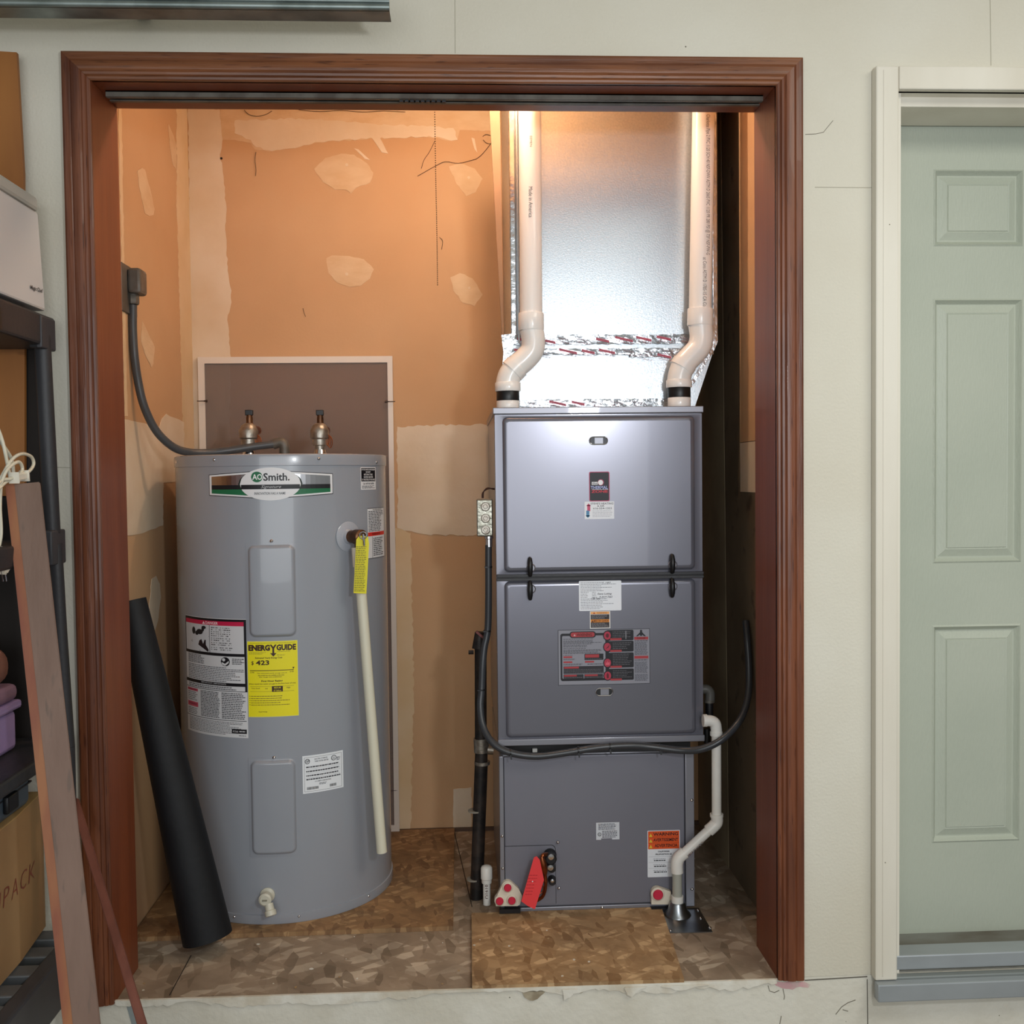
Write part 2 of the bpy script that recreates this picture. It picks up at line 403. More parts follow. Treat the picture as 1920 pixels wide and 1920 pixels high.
# closet shell
struct(mk('floor.001', box(XL, XR, .0, YB, -.0005, 0), osb3, smooth=0))
fl = [o for o in COL.objects if o.name == 'floor.001'][0]
struct(mk('ceiling.001', box(XL-.1, XR+.1, YI, YB+.1, ZC, ZC+.05), mud, smooth=0))
wb = struct(mk('wall_back', box(XL-.1, XR+.1, YB, YB+.1, -.02, ZC), kraft, smooth=0))
wle = struct(mk('wall_left', box(XL-.1, XL, YI, YB, -.02, ZC), kraft, smooth=0))
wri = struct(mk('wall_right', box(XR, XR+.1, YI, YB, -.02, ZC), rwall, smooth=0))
inm = struct(mk('wall_inner', bx(bx(box(XL, XR, YI, YI+.012, H+.03, ZC), XL, -.02, YI, YI+.012, 0, ZC), W+.02, XR, YI, YI+.012, 0, ZC), kraft, smooth=0))
struct(mk('baseboard_back', box(XL, XR, YB-.008, YB, 0, .012), M('dark_base', '5A4334', .7), smooth=0))
def rough_outline(pts, amp, seed, n=5, close=True):
    R = random.Random(seed); out = []
    for i in range(len(pts)):
        a = pts[i]; b = pts[(i+1) % len(pts)]; L_ = math.hypot(b[0]-a[0], b[1]-a[1]); k = max(1, int(L_/n))
        for j in range(k):
            t = j/k; o = (0 if j == 0 else amp)
            out.append((a[0]+(b[0]-a[0])*t+R.uniform(-o, o), a[1]+(b[1]-a[1])*t+R.uniform(-o, o)))
    return out
def patchb(pts, mat, name='compound_or_lit_patch', amp=1.2, lift=.0012, seed=1, n=7):
    ps = [V(u, v, YB-lift) for u, v in rough_outline(pts, amp, seed, n)]
    return mk(name, prism(ps, (0, lift*.9, 0)), mat, wb, smooth=0)
def patchl(pts, mat, name='compound_or_lit_patch', amp=1.0, lift=.0012, seed=1, n=7):
    ps = [VX(u, v, XL+lift) for u, v in rough_outline(pts, amp, seed, n)]
    return mk(name, prism(ps, (-lift*.9, 0, 0)), mat, wle, smooth=0)
# back wall: corner band, ceiling band, low tape band, blobs
patchb([(352, 200), (412, 205), (417, 262), (412, 290), (419, 330), (424, 400), (422, 430), (427, 500), (434, 545), (432, 575), (426, 600), (431, 650), (432, 700), (431, 800), (434, 1010), (420, 1240), (410, 1560), (364, 1560), (362, 800), (356, 500)], mud, seed=2, amp=1.5)
patchb([(412, 196), (925, 196), (925, 246), (862, 244), (858, 262), (846, 264), (820, 258), (780, 256), (700, 260), (640, 264), (590, 268), (548, 276), (510, 284), (478, 280), (470, 268), (440, 262), (415, 262)], mudthin, seed=3, amp=1.5, lift=.0008)
patchb([(440, 226), (560, 222), (700, 232), (850, 240), (858, 262), (846, 264), (820, 256), (700, 259), (600, 266), (548, 278), (510, 283), (480, 276), (470, 262), (440, 250)], mud, seed=4, amp=2, lift=.0014)
patchb([(745, 800), (860, 796), (932, 796), (932, 998), (880, 1004), (800, 1002), (745, 990)], mud, seed=5, amp=2, lift=.0016)
patchb([(740, 990), (770, 1000), (776, 1300), (770, 1560), (742, 1560)], taped, seed=15, amp=2, lift=.0010)
patchb([(850, 1480), (884, 1476), (884, 1556), (850, 1556)], mud, seed=25, amp=1)
patchb([(589, 317), (610, 296), (640, 288), (664, 290), (688, 306), (700, 324), (694, 342), (668, 352), (658, 363), (650, 356), (628, 356), (606, 342)], mudthin, seed=6, amp=1)
patchb([(612, 484), (622, 479), (655, 480), (682, 486), (701, 505), (694, 522), (676, 536), (655, 538), (632, 530), (616, 512)], mudthin, seed=7, amp=1)
patchb([(842, 312), (862, 306), (890, 316), (905, 335), (892, 360), (874, 368), (856, 345)], mudthin, seed=8)
patchb([(844, 520), (862, 512), (886, 522), (905, 552), (890, 574), (868, 568), (850, 545)], mudthin, seed=9)
patchb([(697, 258), (712, 258), (728, 288), (716, 286)], mud, seed=10, amp=.5); patchb([(664, 278), (672, 280), (694, 300), (684, 298)], mud, seed=11, amp=.5)
patchb([(884, 258), (890, 260), (895, 286), (890, 280)], mud, seed=12, amp=.3)
for u, v in ((650, 309), (650, 514), (879, 333), (880, 540)):
    mk('filled_screw', lathe([(.005, 0), (.0045, .0006)], V(u, v, YB-.0012), (0, -1, 0), 14), mud, wb)
mk('nail_hole', lathe([(.004, 0), (.004, .0004)], V(415, 297, YB-.0014), (0, -1, 0), 12), blk, wb)
# left wall
patchl([(331, 186), (352, 190), (358, 500), (364, 815), (366, 1300), (345, 1300), (344, 815), (337, 560), (332, 400)], taped, name='corner_tape', seed=13, amp=1)
patchl([(258, 320), (266, 315), (272, 318), (283, 360), (290, 392), (288, 403), (280, 405), (272, 400), (262, 355)], mudthin, seed=14, amp=.6)
patchl([(316, 232), (326, 255), (331, 272), (331, 318), (325, 310), (318, 270)], mudthin, seed=16, amp=.6)
patchl([(267, 602), (278, 625), (290, 650), (288, 682), (284, 689), (274, 668), (265, 640)], mudthin, seed=17, amp=.6)
patchl([(232, 786), (262, 792), (300, 800), (304, 785), (312, 776), (335, 786), (345, 792), (346, 900), (307, 905), (306, 985), (262, 1001), (238, 1004)], mud, seed=18, amp=1.2, lift=.0016)
patchl([(285, 1085), (293, 1080), (300, 1095), (302, 1120), (296, 1165), (288, 1190), (280, 1140)], mud, seed=19, amp=.6)
patchl([(222, 200), (228, 200), (236, 640), (240, 780), (234, 780)], taped, seed=20, amp=.8, n=12)
# right wall: compound band, and the bulb-lit drywall near the jamb painted lighter
for (za, zb, m_, nm) in ((1.115, 1.25, mud, 'compound_or_lit_patch'), (1.252, ZC, kraft, 'lit_drywall_strip')):
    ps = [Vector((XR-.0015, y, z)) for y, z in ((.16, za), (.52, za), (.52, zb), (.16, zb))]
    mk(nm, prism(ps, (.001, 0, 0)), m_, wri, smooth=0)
mk('compound_or_lit_patch', prism([Vector((XR-.0015, y, z)) for y, z in ((.66, 0), (YB, 0), (YB, ZC), (.72, ZC))], (.001, 0, 0)), M('lit_olive_wall', 'A8987A', .85, col2='94836A', scale=4), wri, smooth=0)  # lighter olive colour stands in for lamplight reaching the rear of this wall
# cobwebs
web = M('cobweb_dust', '33231A', .9)
wbs = []
for pl in (((458, 206), (462, 211), (470, 216), (485, 218), (500, 214), (510, 208)), ((258, 204), (256, 218), (262, 226), (258, 244)), ((925, 262), (915, 276), (903, 290), (893, 298)),
           ((922, 270), (912, 268), (906, 262)), ((893, 298), (860, 306), (835, 303), (815, 312), (783, 330)), ((815, 265), (805, 285), (795, 300), (790, 316)), ((925, 256), (912, 252), (905, 256)),
           ((480, 285), (478, 300), (480, 318), (479, 330)), ((568, 578), (570, 586), (573, 594)), ((824, 445), (830, 452), (828, 468)), ((560, 206), (600, 209), (640, 207), (680, 210), (720, 208), (760, 210))):
    wbs.append([V(u, v, YB-.004) for u, v in pl])
bm = bmesh.new()
for p in wbs: tube(spline(p, 4), .0008, 5, bm)
cw = tag(mk('cobweb', bm, web), 'dark dusty cobweb strands clinging to the upper back wall', 'cobweb'); cw['kind'] = 'stuff'

# floor boards
def board(name, pts, z0, z1, mat, label):
    return lab(mk(name, prism([Vector((x, y, z0)) for x, y in pts], (0, 0, z1-z0)), mat, fl, smooth=0), label)
p1 = [(XL+.005, .30), (.752, .304), (.751, YB-.01), (XL+.005, YB-.01)]
board('floor_board', p1, .0004, .012, osb2, 'chipboard sheet under the water heater')
p2 = [(.797, -.003), (1.283, -.006), (1.308, .386), (.80, .386)]
board('floor_board', p2, .0004, .009, osb1, 'chipboard sheet in front of the furnace')
mk('floor_seam', tube([VZ(885, 1700, .0005), VZ(852, 1560, .0005)], .0012, 6), M('seam', '2A211A', .9), fl)
mk('floor_seam', tube([VZ(358, 1792, .0005), VZ(318, 1866, .0005)], .0012, 6), M('seam', '2A211A', .9), fl)
mk('purple_paint_line', tube([V(880, 1857, -.001)+Vector((0, 0, .001)), V(1250, 1846, -.001)+Vector((0, 0, .001))], .0013, 6), M('purple', '3A2A55', .6), fl)
R = random.Random(9)
for k in range(26):
    x, y = R.uniform(.02, 1.46), R.uniform(.02, .36)
    r = R.uniform(.0015, .005); zt = .0092 if .8 < x < 1.28 else .0003
    if y > .29 and x < .76: continue
    pts = [Vector((x+r*R.uniform(.5, 1.3)*math.cos(a), y+r*R.uniform(.5, 1.3)*math.sin(a), zt)) for a in [i*1.2566 for i in range(5)]]
    c = mk('debris_chip', prism(pts, (0, 0, .0012)), plas if k % 3 else M('chip', 'A98A62', .8), fl, smooth=0)

# closet casing (trim_1): moulded profile, mitred
tr = thing('trim_1', 'x', 'x', (W/2, -.01, 0)); del tr['label']; del tr['category']; struct(tr)
CW = .0590
prof = [(0, 0), (0, .0165), (.004, .0185), (.016, .0185), (.0185, .0165), (.0205, .0185), (.028, .0195), (.037, .018), (.0405, .0150), (.0425, .0165), (.0475, .0155), (.0500, .0125), (.0520, .0135), (.0565, .0125), (CW, .0105), (CW, 0)]
def casing(a, b, ain, bin_, mat, name):
    """a,b outer end points; ain,bin inner end points (x,z)"""
    bm = bmesh.new(); r0 = []; r1 = []
    for s, t in prof:
        k = s/CW
        r0.append(bm.verts.new((a[0]+(ain[0]-a[0])*k, -t, a[1]+(ain[1]-a[1])*k))); r1.append(bm.verts.new((b[0]+(bin_[0]-b[0])*k, -t, b[1]+(bin_[1]-b[1])*k)))
    n = len(prof)
    for i in range(n-1): bm.faces.new((r0[i], r0[i+1], r1[i+1], r1[i]))
    bm.faces.new(r0[::-1]); bm.faces.new(r1)
    bmesh.ops.recalc_face_normals(bm, faces=bm.faces[:])
    return mk(name, bm, mat, tr, smooth=25)
casing((-CW, 0), (-CW, H+CW), (-.0005, 0), (-.0005, H), wood_v, 'casing_board')
casing((W+CW, 0), (W+CW, H+CW), (W, 0), (W, H), wood_v, 'casing_board')
casing((-CW, H+CW), (W+CW, H+CW), (0, H), (W, H), wood_h, 'casing_board')
mk('jamb_board', box(-.0195, 0, -.006, DJ, .0, H+.019, bev=.001), jambm, tr)
mk('jamb_board', box(W, W+.0195, -.006, DJ, .0, H+.019, bev=.001), jambm, tr)
mk('jamb_board', box(0, W, -.006, DJ, H, H+.019, bev=.001), jambh, tr)
bm = box(.012, W-.012, .048, .052, H-.013, H); bx(bm, .012, W-.012, .082, .086, H-.013, H); bx(bm, .012, W-.012, .048, .086, H-.003, H)
bx(bm, .012, W-.012, .052, .060, H-.0135, H-.0115); bx(bm, .012, W-.012, .074, .082, H-.0135, H-.0115)
lab(mk('door_track', bm, steel, tr), 'grey metal sliding door track under the head')
R = random.Random(5)
bm = bmesh.new()
for k in range(9):
    x = .66+.012*k; bx(bm, x, x+.008, .056, .066, H-.018, H-.0136)
mk('track_roller', bm, blk2, tr)

# entry door (right)
YD = .155
dr = thing('door_1', 'x', 'x', (2.2, YD, .02)); del dr['label']; del dr['category']; struct(dr)
def frange(a, b): return a, b
def panel_door():
    bm = bmesh.new()
    x0, x1, z0, z1 = DX0+.02, DX1-.02, V(1850, 1752, YD).z, V(1900, 219, YD).z
    lx0, lx1 = V(1750, 390, YD).x, V(1918.5, 390, YD).x
    rows = [(V(1830, 462, YD).z, V(1830, 318, YD).z), (V(1830, 1055, YD).z, V(1830, 560, YD).z), (V(1830, 1578, YD).z, V(1830, 1171, YD).z)]
    wdt = lx1-lx0; mid = (x0+x1)/2; cols = [(lx0, lx1), (2*mid-lx1, 2*mid-lx0)]
    xs = sorted([x0, x1]+[c for cc in cols for c in cc]); zs = sorted([z0, z1]+[c for cc in rows for c in cc])
    for i in range(len(xs)-1):
        for j in range(len(zs)-1):
            hole = i in (1, 3) and j in (1, 3, 5)
            if not hole:
                bm.faces.new([bm.verts.new(p) for p in ((xs[i], YD, zs[j]), (xs[i+1], YD, zs[j]), (xs[i+1], YD, zs[j+1]), (xs[i], YD, zs[j+1]))])
            else:
                rings = []
                for d, y in ((0, 0), (.004, -.0025), (.010, .006), (.013, .009), (.016, .009), (.034, .002), (.0365, .003), (.038, .001)):
                    rings.append([bm.verts.new(p) for p in ((xs[i]+d, YD+y, zs[j]+d), (xs[i+1]-d, YD+y, zs[j]+d), (xs[i+1]-d, YD+y, zs[j+1]-d), (xs[i]+d, YD+y, zs[j+1]-d))])
                for a, b in zip(rings, rings[1:]):
                    for k in range(4): bm.faces.new((a[k], a[(k+1) % 4], b[(k+1) % 4], b[k]))
                bm.faces.new(rings[-1])
    bx(bm, x0, x1, YD+.012, YD+.044, z0, z1)
    bmesh.ops.remove_doubles(bm, verts=bm.verts[:], dist=1e-5)
    for a in (x0, x1):
        bm.faces.new([bm.verts.new(p) for p in ((a, YD, z0), (a, YD+.012, z0), (a, YD+.012, z1), (a, YD, z1))])
    return bm, x0, x1, z0, z1
bm, dx0, dx1, dz0, dz1 = panel_door()
mk('door_slab', bm, doorp, dr, smooth=20)
mk('door_knob', lathe([(.03, 0), (.03, .006), (.012, .01), (.012, .03), (.026, .042), (.028, .055), (.02, .066), (0, .068)], (dx1-.07, YD, .95), (0, -1, 0)), brass, dr)
mk('door_gap_shade', box(dx0, dx1, YD-.004, YD+.03, dz0-.012, dz0-.0005), blk2, dr)  # black strip in place of the shade in the gap under the door
t2 = thing('trim_2', 'x', 'x', (2.2, -.01, 0)); del t2['label']; del t2['category']; struct(t2)
cxo = V(1650, 400, -.026).x; cxi = V(1688, 400, -.026).x; czo = V(1800, 124, -.026).z; czi = V(1800, 168, -.026).z
cxo = (V(1645, 400, -.026).x+V(1638, 1500, -.026).x)/2; cxi = (V(1690, 400, -.026).x+V(1678, 1500, -.026).x)/2
zbt = V(1660, 1838, -.026).z
mk('casing_board', box(cxo, cxi, -.028, -.0005, zbt, czo, bev=.004), trimw, t2)
mk('casing_board', box(cxi+.0005, DX1+.075, -.027, -.0005, czi, czo, bev=.003), trimw, t2)
mk('casing_board', box(DX1+.02, DX1+.075, -.028, -.0005, zbt, czi-.0005, bev=.003), trimw, t2)
mk('casing_bead', box(cxo+.016, cxo+.019, -.0292, -.027, zbt+.01, czo-.01, bev=.0008), trimw, t2)
mk('jamb_board', box(cxi+.002, cxi+.016, .0, YD+.05, .0, DTOP+.02), trimw, t2)
mk('jamb_board', box(DX1-.012, DX1+.03, -.012, YD+.05, .0, DTOP+.02), trimw, t2)
mk('jamb_board', box(cxi+.004, DX1+.012, -.012, YD+.05, czi+.0, czi+.02), trimw, t2)
mk('door_stop', box(cxi+.004, DX1+.012, .02, YD-.008, czi-.022, czi+.001, bev=.002), trimw, t2)
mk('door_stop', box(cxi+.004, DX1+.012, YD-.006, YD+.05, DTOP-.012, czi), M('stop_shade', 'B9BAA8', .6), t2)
# threshold
th = thing('threshold', 'stepped aluminium door threshold under the sage green door', 'threshold', (2.2, .0, 0))
xa = V(1680, 1800, .0).x
zt0 = V(1850, 1770, YD-.03).z
mk('sill_plate', box(xa+.004, DX1, .055, YD+.05, V(1850, 1782, .06).z-.03, V(1850, 1765, .1).z, bev=.002), M('worn_sill', '8B8B86', .5, .4, col2='6E665C', scale=9, st=(.4, 1, 1)), th)
mk('sill_nose', box(xa-.012, DX1, -.0012, .055, V(1850, 1813, .0).z, V(1850, 1786, .0).z, bev=.003), alu, th)
mk('lower_step', box(xa-.05, DX1+.04, -.020, -.0014, V(1850, 1838, -.02).z, V(1850, 1818, .0).z, bev=.002), M('grey_step', '8A8F8D', .5, .3), th)
mk('front_lip', box(V(1645, 1850, -.04).x, DX1+.06, -.045, -.0205, V(1850, 1871, -.04).z, V(1850, 1838, -.04).z, bev=.003), alu, th)

# overhead garage door rail, top left
rl = thing('garage_door_rail', 'galvanised steel garage door rail crossing the top left corner', 'rail', (-.5, -.22, 2.1))
YR = -.20; a = V(730, 0, YR); zb_ = V(400, 17, YR).z
mk('track_channel', bx(bx(bx(box(-1.6, a.x, YR-.001, YR+.002, zb_+.012, zb_+.075), -1.6, a.x, YR, YR+.05, zb_+.073, zb_+.075), -1.6, a.x, YR, YR+.05, zb_, zb_+.0015), -1.6, a.x, YR-.0005, YR+.002, zb_, zb_+.013), galvr, rl)
mk('rolled_lip', tube([Vector((-1.6, YR-.002, zb_+.006)), Vector((a.x, YR-.002, zb_+.006))], .0065, 12), galvr, rl)
mk('rolled_lip', tube([Vector((-1.6, YR-.002, zb_+.018)), Vector((a.x, YR-.002, zb_+.018))], .004, 12), galvr, rl)
for x in (-.9, .1):
    mk('hanger_bracket', box(x, x+.03, YR+.045, -.0005, zb_+.066, zb_+.073), galvr, rl)

# =================================================================== LAMP
lp = thing('ceiling_lamp', 'bare bulb lampholder with hanging bead pull chain', 'lamp', (BULB[0], BULB[1], ZC))
lamp_em = emis('bulb_glow', (1, .73, .52), BULB_POWER)
mk('bulb', lathe([(.012, 0), (.014, .018), (.026, .038), (.030, .055), (.027, .072), (.016, .083), (0, .086)], (BULB[0], BULB[1], 2.335), (0, 0, -1), 24), lamp_em, lp)
mk('lampholder', lathe([(.055, 0), (.055, .012), (.032, .022), (.026, .046), (.018, .047)], (BULB[0], BULB[1], ZC), (0, 0, -1)), M('porcelain', 'E6E2D8', .3), lp)
YCH = .36
pc = [V(815, 206, YCH), V(817, 330, YCH), V(819, 430, YCH), V(820.5, 534, YCH)]
bm = tube([Vector((BULB[0]-.03, BULB[1], 2.35)), Vector((pc[0].x, YCH, 2.335)), Vector((pc[0].x, YCH, pc[0].z))], .0006, 6)
pp = spline(pc, 28)
for p in pp:
    t = bmesh.new(); bmesh.ops.create_icosphere(t, subdivisions=1, radius=.0017); merge(bm, t, 0, Matrix.Translation(p))
mk('pull_chain', bm, M('dark_bead_chain', '5A4632', .4, .7), lp)

# =================================================================== WATER HEATER
HC = Vector((.2825, .641, 0)); HR = .2895
ZT = V(548, 851, HC.y-HR).z
ht = thing('water_heater', 'tall grey cylindrical electric water heater on chipboard', 'water heater', (HC.x, HC.y, .012))
def cylhit(u, v, r=HR):
    d = ray(u, v); ox, oy = CP[0]-HC.x, CP[1]-HC.y
    A = d.x*d.x+d.y*d.y; B = 2*(ox*d.x+oy*d.y); C = ox*ox+oy*oy-r*r; D = B*B-4*A*C
    t = (-B-math.sqrt(max(0, D)))/(2*A); p = Vector(CP)+d*t
    return math.atan2(p.x-HC.x, -(p.y-HC.y)), p.z
def cyl(th_, z, r): return Vector((HC.x+r*math.sin(th_), HC.y-r*math.cos(th_), z))
def cylmap(uref, vref):
    def fn(u, v, l): return cyl(cylhit(u, vref)[0], cylhit(uref, v)[1], HR+l)
    return fn
zrim = cylhit(548, 871)[1]; zbot = .03
mk('jacket', lathe([(HR-.004, zbot), (HR, zbot+.002), (HR, zrim-.001)], (HC.x, HC.y, 0), (0, 0, 1), 128), htr, ht)
mk('top_lid', lathe([(HR+.0002, zrim-.003), (HR+.0022, zrim-.002), (HR+.0024, ZT-.006), (HR+.0015, ZT-.001), (HR-.004, ZT+.001), (HR-.012, ZT-.006), (.02, ZT-.006)], (HC.x, HC.y, 0), (0, 0, 1), 128), htr, ht)
mk('base_rim', lathe([(HR-.012, .0125), (HR+.003, .0125), (HR+.004, .016), (HR+.003, zbot+.006), (HR-.002, zbot+.008)], (HC.x, HC.y, 0), (0, 0, 1), 128), htr, ht)
def screw(pt, nrm, r, parent, name='screw'):
    return mk(name, lathe([(r, 0), (r*1.05, r*.3), (r*.7, r*.8), (0, r)], pt, nrm, 10), chrome, parent)
for u, v in ((333.5, 866), (403, 862), (597, 860), (704, 867)):
    t_, z = cylhit(u, v); screw(cyl(t_, z, HR+.0022), (math.sin(t_), -math.cos(t_), 0), .0038, ht)
for u in (440, 560, 690):
    t_ = cylhit(u, 1700)[0]; screw(cyl(t_, .028, HR+.003), (math.sin(t_), -math.cos(t_), 0), .003, ht)
def cover(u0, v0, u1, v1):
    a0 = cylhit(u0, v1)[0]; a1 = cylhit(u1, v1)[0]; um = (u0+u1)/2; z1 = cylhit(um, v0)[1]; z0 = cylhit(um, v1)[1]
    w_ = (a1-a0)*HR; h_ = z1-z0; bm = bmesh.new(); rings = []
    for d, l in ((-.008, .0003), (-.006, .0016), (-.001, .0018), (.0005, .004), (.003, .0085), (.006, .0105), (.012, .011)):
        r = max(.004, .016-d)
        rings.append([bm.verts.new(cyl(a0+(x/HR), z, HR+l)) for x, z in rrect(d, d, w_-d, h_-d, r, 6)])
        for v_, (x, z) in zip(rings[-1], rrect(d, d, w_-d, h_-d, r, 6)): v_.co = cyl(a0+x/HR, z0+z, HR+l)
    for a, b in zip(rings, rings[1:]):
        for k in range(len(a)): bm.faces.new((a[k], a[(k+1) % len(a)], b[(k+1) % len(a)], b[k]))
    # filled centre: strips following the curve
    last = rings[-1]; pts = rrect(.012, .012, w_-.012, h_-.012, .004, 6); n = len(last)
    # pair up points by symmetric index (top half / bottom half)
    for k in range(n//2-1):
        i, j = (n//4+k) % n, (n//4-1-k) % n
        i2, j2 = (i+1) % n, (j-1) % n
        try: bm.faces.new((last[i], last[i2], last[j2], last[j]))
        except ValueError: pass
    bmesh.ops.recalc_face_normals(bm, faces=bm.faces[:])
    return bm
def cover2(u0, v0, u1, v1):
    a0 = cylhit(u0, v1)[0]; a1 = cylhit(u1, v1)[0]; um = (u0+u1)/2; z1 = cylhit(um, v0)[1]; z0 = cylhit(um, v1)[1]
    w_ = (a1-a0)*HR; h_ = z1-z0; NX, NZ = 44, 80; bm = bmesh.new(); g = []
    mg = .006
    for i in range(NX+1):
        row = []
        for j in range(NZ+1):
            # finer sampling at the borders
            fx = .5-.5*math.cos(math.pi*i/NX); fz = .5-.5*math.cos(math.pi*j/NZ)
            x = -mg+(w_+2*mg)*fx; z = -mg+(h_+2*mg)*fz
            r = .017; qx = abs(x-w_/2)-(w_/2-r); qz = abs(z-h_/2)-(h_/2-r)
            d = -(math.hypot(max(qx, 0), max(qz, 0))+min(max(qx, qz), 0)-r)      # distance inside rounded rect
            if d < 0: l = .0014 if d > -mg*.999 else .0014
            else:
                k = min(1, d/.008); l = .0014+.0095*math.sin(k*math.pi/2)
            row.append(bm.verts.new(cyl(a0+x/HR, z0+z, HR+l)))
        g.append(row)
    for i in range(NX):
        for j in range(NZ): bm.faces.new((g[i][j], g[i+1][j], g[i+1][j+1], g[i][j+1]))
    b = g[0]+[g[i][NZ] for i in range(1, NX+1)]+[g[NX][j] for j in range(NZ-1, -1, -1)]+[g[i][0] for i in range(NX-1, 0, -1)]
    back = [bm.verts.new((v.co-Vector((HC.x, HC.y, v.co.z))).normalized()*(HR-.001)+Vector((HC.x, HC.y, v.co.z))) for v in b]
    for k in range(len(b)): bm.faces.new((b[k], b[(k+1) % len(b)], back[(k+1) % len(b)], back[k]))
    bmesh.ops.recalc_face_normals(bm, faces=bm.faces[:])
    return bm
for q, scr in (((469, 1022, 556, 1194), (509, 1016)), ((474, 1425, 557, 1601), (514, 1422))):
    c_ = mk('access_cover', cover2(*q), htr, ht, smooth=60)
    t_, z = cylhit(*scr); screw(cyl(t_, z+.002, HR+.0015), (math.sin(t_), -math.cos(t_), 0), .0042, c_)
# stickers on the heater
K, WH = '15151A', 'E4E4E6'
p = Print(cylmap(509, 900))
mid = 506
def tp(u):   # banner top/bottom half height, growing to the middle
    return 20.3+ (1-abs(u-mid)/116)*7.5
cy0 = 909
p.band(lambda u: cy0-tp(u), lambda u: cy0+tp(u)-1, 392, 624, K, 0, 24)
p.band(lambda u: cy0-tp(u)+1.2, lambda u: cy0+tp(u)-2.4, 393, 623, WH, 1, 24)
slv = M('sticker_silver', 'B9B9BC', .22, 1); grn = '1D6B45'
p.band(lambda u: cy0-tp(u)+4.5, lambda u: cy0, 397, 619, slv, 2, 24)
p.band(lambda u: cy0-.2, lambda u: cy0+8, 397, 619, K, 3, 24)
p.band(lambda u: cy0+8, lambda u: cy0+tp(u)-5.5, 397, 619, grn, 3, 24)
p.ell(507, 907, 60, 27, '10231B', 4); p.ell(507, 907.5, 57, 31, WH, 5)
p.rect(452, 908.5, 562, 917, K, 6); p.ell(482, 894, 11, 10, grn, 7)
p.text('AO', 473.5, 888.5, 492, 899.5, 'F2F2F2', 8, .02); p.text('Smith.', 494, 887, 543, 901.5, K, 8, .02)
p.text('Signature', 489, 909.5, 527, 917, 'B9B9BC', 8, 0, .4); p.text('INNOVATION HAS A NAME', 477, 922.5, 535, 927.5, '66666A', 8, .01)
p.build('brand_sticker', ht, 'white, silver, black and green brand banner sticker')
p = Print(cylmap(690, 890), 3)
p.rect(676, 876, 704, 918, WH, 0); p.rect(677, 877.5, 703, 902.5, K, 1)
for i, t in enumerate(('IF YOU HAVE A PROBLEM', 'DO NOT', 'RETURN THIS', 'WATER HEATER', 'TO THE STORE OF PURCHASE')):
    wd = min(24, len(t)*1.45); p.text(t, 690-wd/2, 878.8+i*4.7, 690+wd/2, 882+i*4.7, 'E4E4E6', 2, .02)
p.text('Call 1-877-817-6750', 680, 905, 700, 908.5, K, 2, .02); p.lines(678, 910, 702, 916, 3, '55555A')
p.build('notice_sticker', ht, 'small black and white notice sticker')
p = Print(cylmap(705, 1000), 3)
p.rect(689.4, 952, 719.5, 1046, WH, 0); p.rect(689.4, 952, 719.5, 953, K, 1); p.rect(689.4, 1045, 719.5, 1046, K, 1); p.text('WARNING', 699, 954, 715, 956.6, K, 2)
p.lines(691, 957, 719, 996, 13, '44444A', seed=3); p.rect(689.6, 997, 719.3, 1004, 'D8352A', 2); p.text('WARNING', 697, 998.5, 712, 1002.5, K, 3)
p.rect(697.5, 1005, 698, 1045, K, 2); p.lines(699.5, 1007, 718, 1042, 10, '44444A', seed=4)
p.build('warning_sticker', ht, 'narrow white warning sticker with a red band')
# danger label
ur = 463
p = Print(cylmap(ur, 1270), 4); x0, x1 = 351, 463.5
p.rect(x0, 1161, x1, 1384, 'D6D6D8', 0)
p.rect(x0, 1162, x1, 1232, K, 1); p.rect(x0+1, 1166.5, 459, 1174.5, 'C4224A', 2); p.rect(x0+1, 1174.5, 459, 1226.5, 'CFCFD2', 2)
p.text('DANGER', 388, 1167.8, 411, 1173.2, 'F3D9DE', 3, .02); p.poly([(382, 1173.3), (387, 1173.3), (384.5, 1168)], 'F3D9DE', 3)
p.rect(394.6, 1174.5, 395.4, 1226.5, K, 3)
for i, (u, v, a, b) in enumerate(((366, 1188, 3, 7), (377, 1189, 6, 5), (383, 1183, 2.5, 5), (372, 1192, 3, 4), (385, 1180, 4, 3))): p.ell(u, v, a, b, '202024', 3+i)
p.poly([(376, 1206), (380, 1203), (383, 1212), (386, 1203), (388, 1204), (388, 1213), (393, 1222), (392, 1226), (380, 1218), (374, 1214)], '241C22', 4)
p.poly([(362, 1206), (394, 1196), (394, 1196.7), (362, 1207)], '444448', 3); p.poly([(362, 1208), (378, 1226), (377, 1226), (361, 1208)], '444448', 3)
for i, (n_, a) in enumerate(((3, 1177), (2, 1188.5), (2, 1197), (2, 1205.5), (2, 1214.5))): p.lines(398, a, 438, a+n_*3.8, n_, '2C2C30', seed=10+i, fill=.45)
p.ell(423.5, 1242, 8.5, 8.5, K, 2); p.ell(420.5, 1238.5, 3, 3, 'D6D6D8', 3); p.poly([(417, 1243), (423, 1246), (430, 1240), (430, 1244), (423, 1250), (417, 1247)], 'D6D6D8', 3)
p.lines(355, 1233, 385, 1250, 7, '55555A', seed=20); p.lines(436, 1235, 459, 1247, 4, '3A3A3E', seed=21); p.lines(355, 1252, 460, 1281, 9, '55555A', seed=22, rag=.35, fill=.4)
p.rect(459.5, 1232, x1, 1298, K, 1); p.rect(x0, 1282, x1, 1288, K, 2); p.text('IMPORTANT | IMPORTANTE', 378, 1283.2, 424, 1286.8, 'B5B5B8', 3)
p.lines(355, 1289, 458, 1296, 2, '55555A', seed=23); p.rect(x0, 1297, x1, 1298, K, 2)
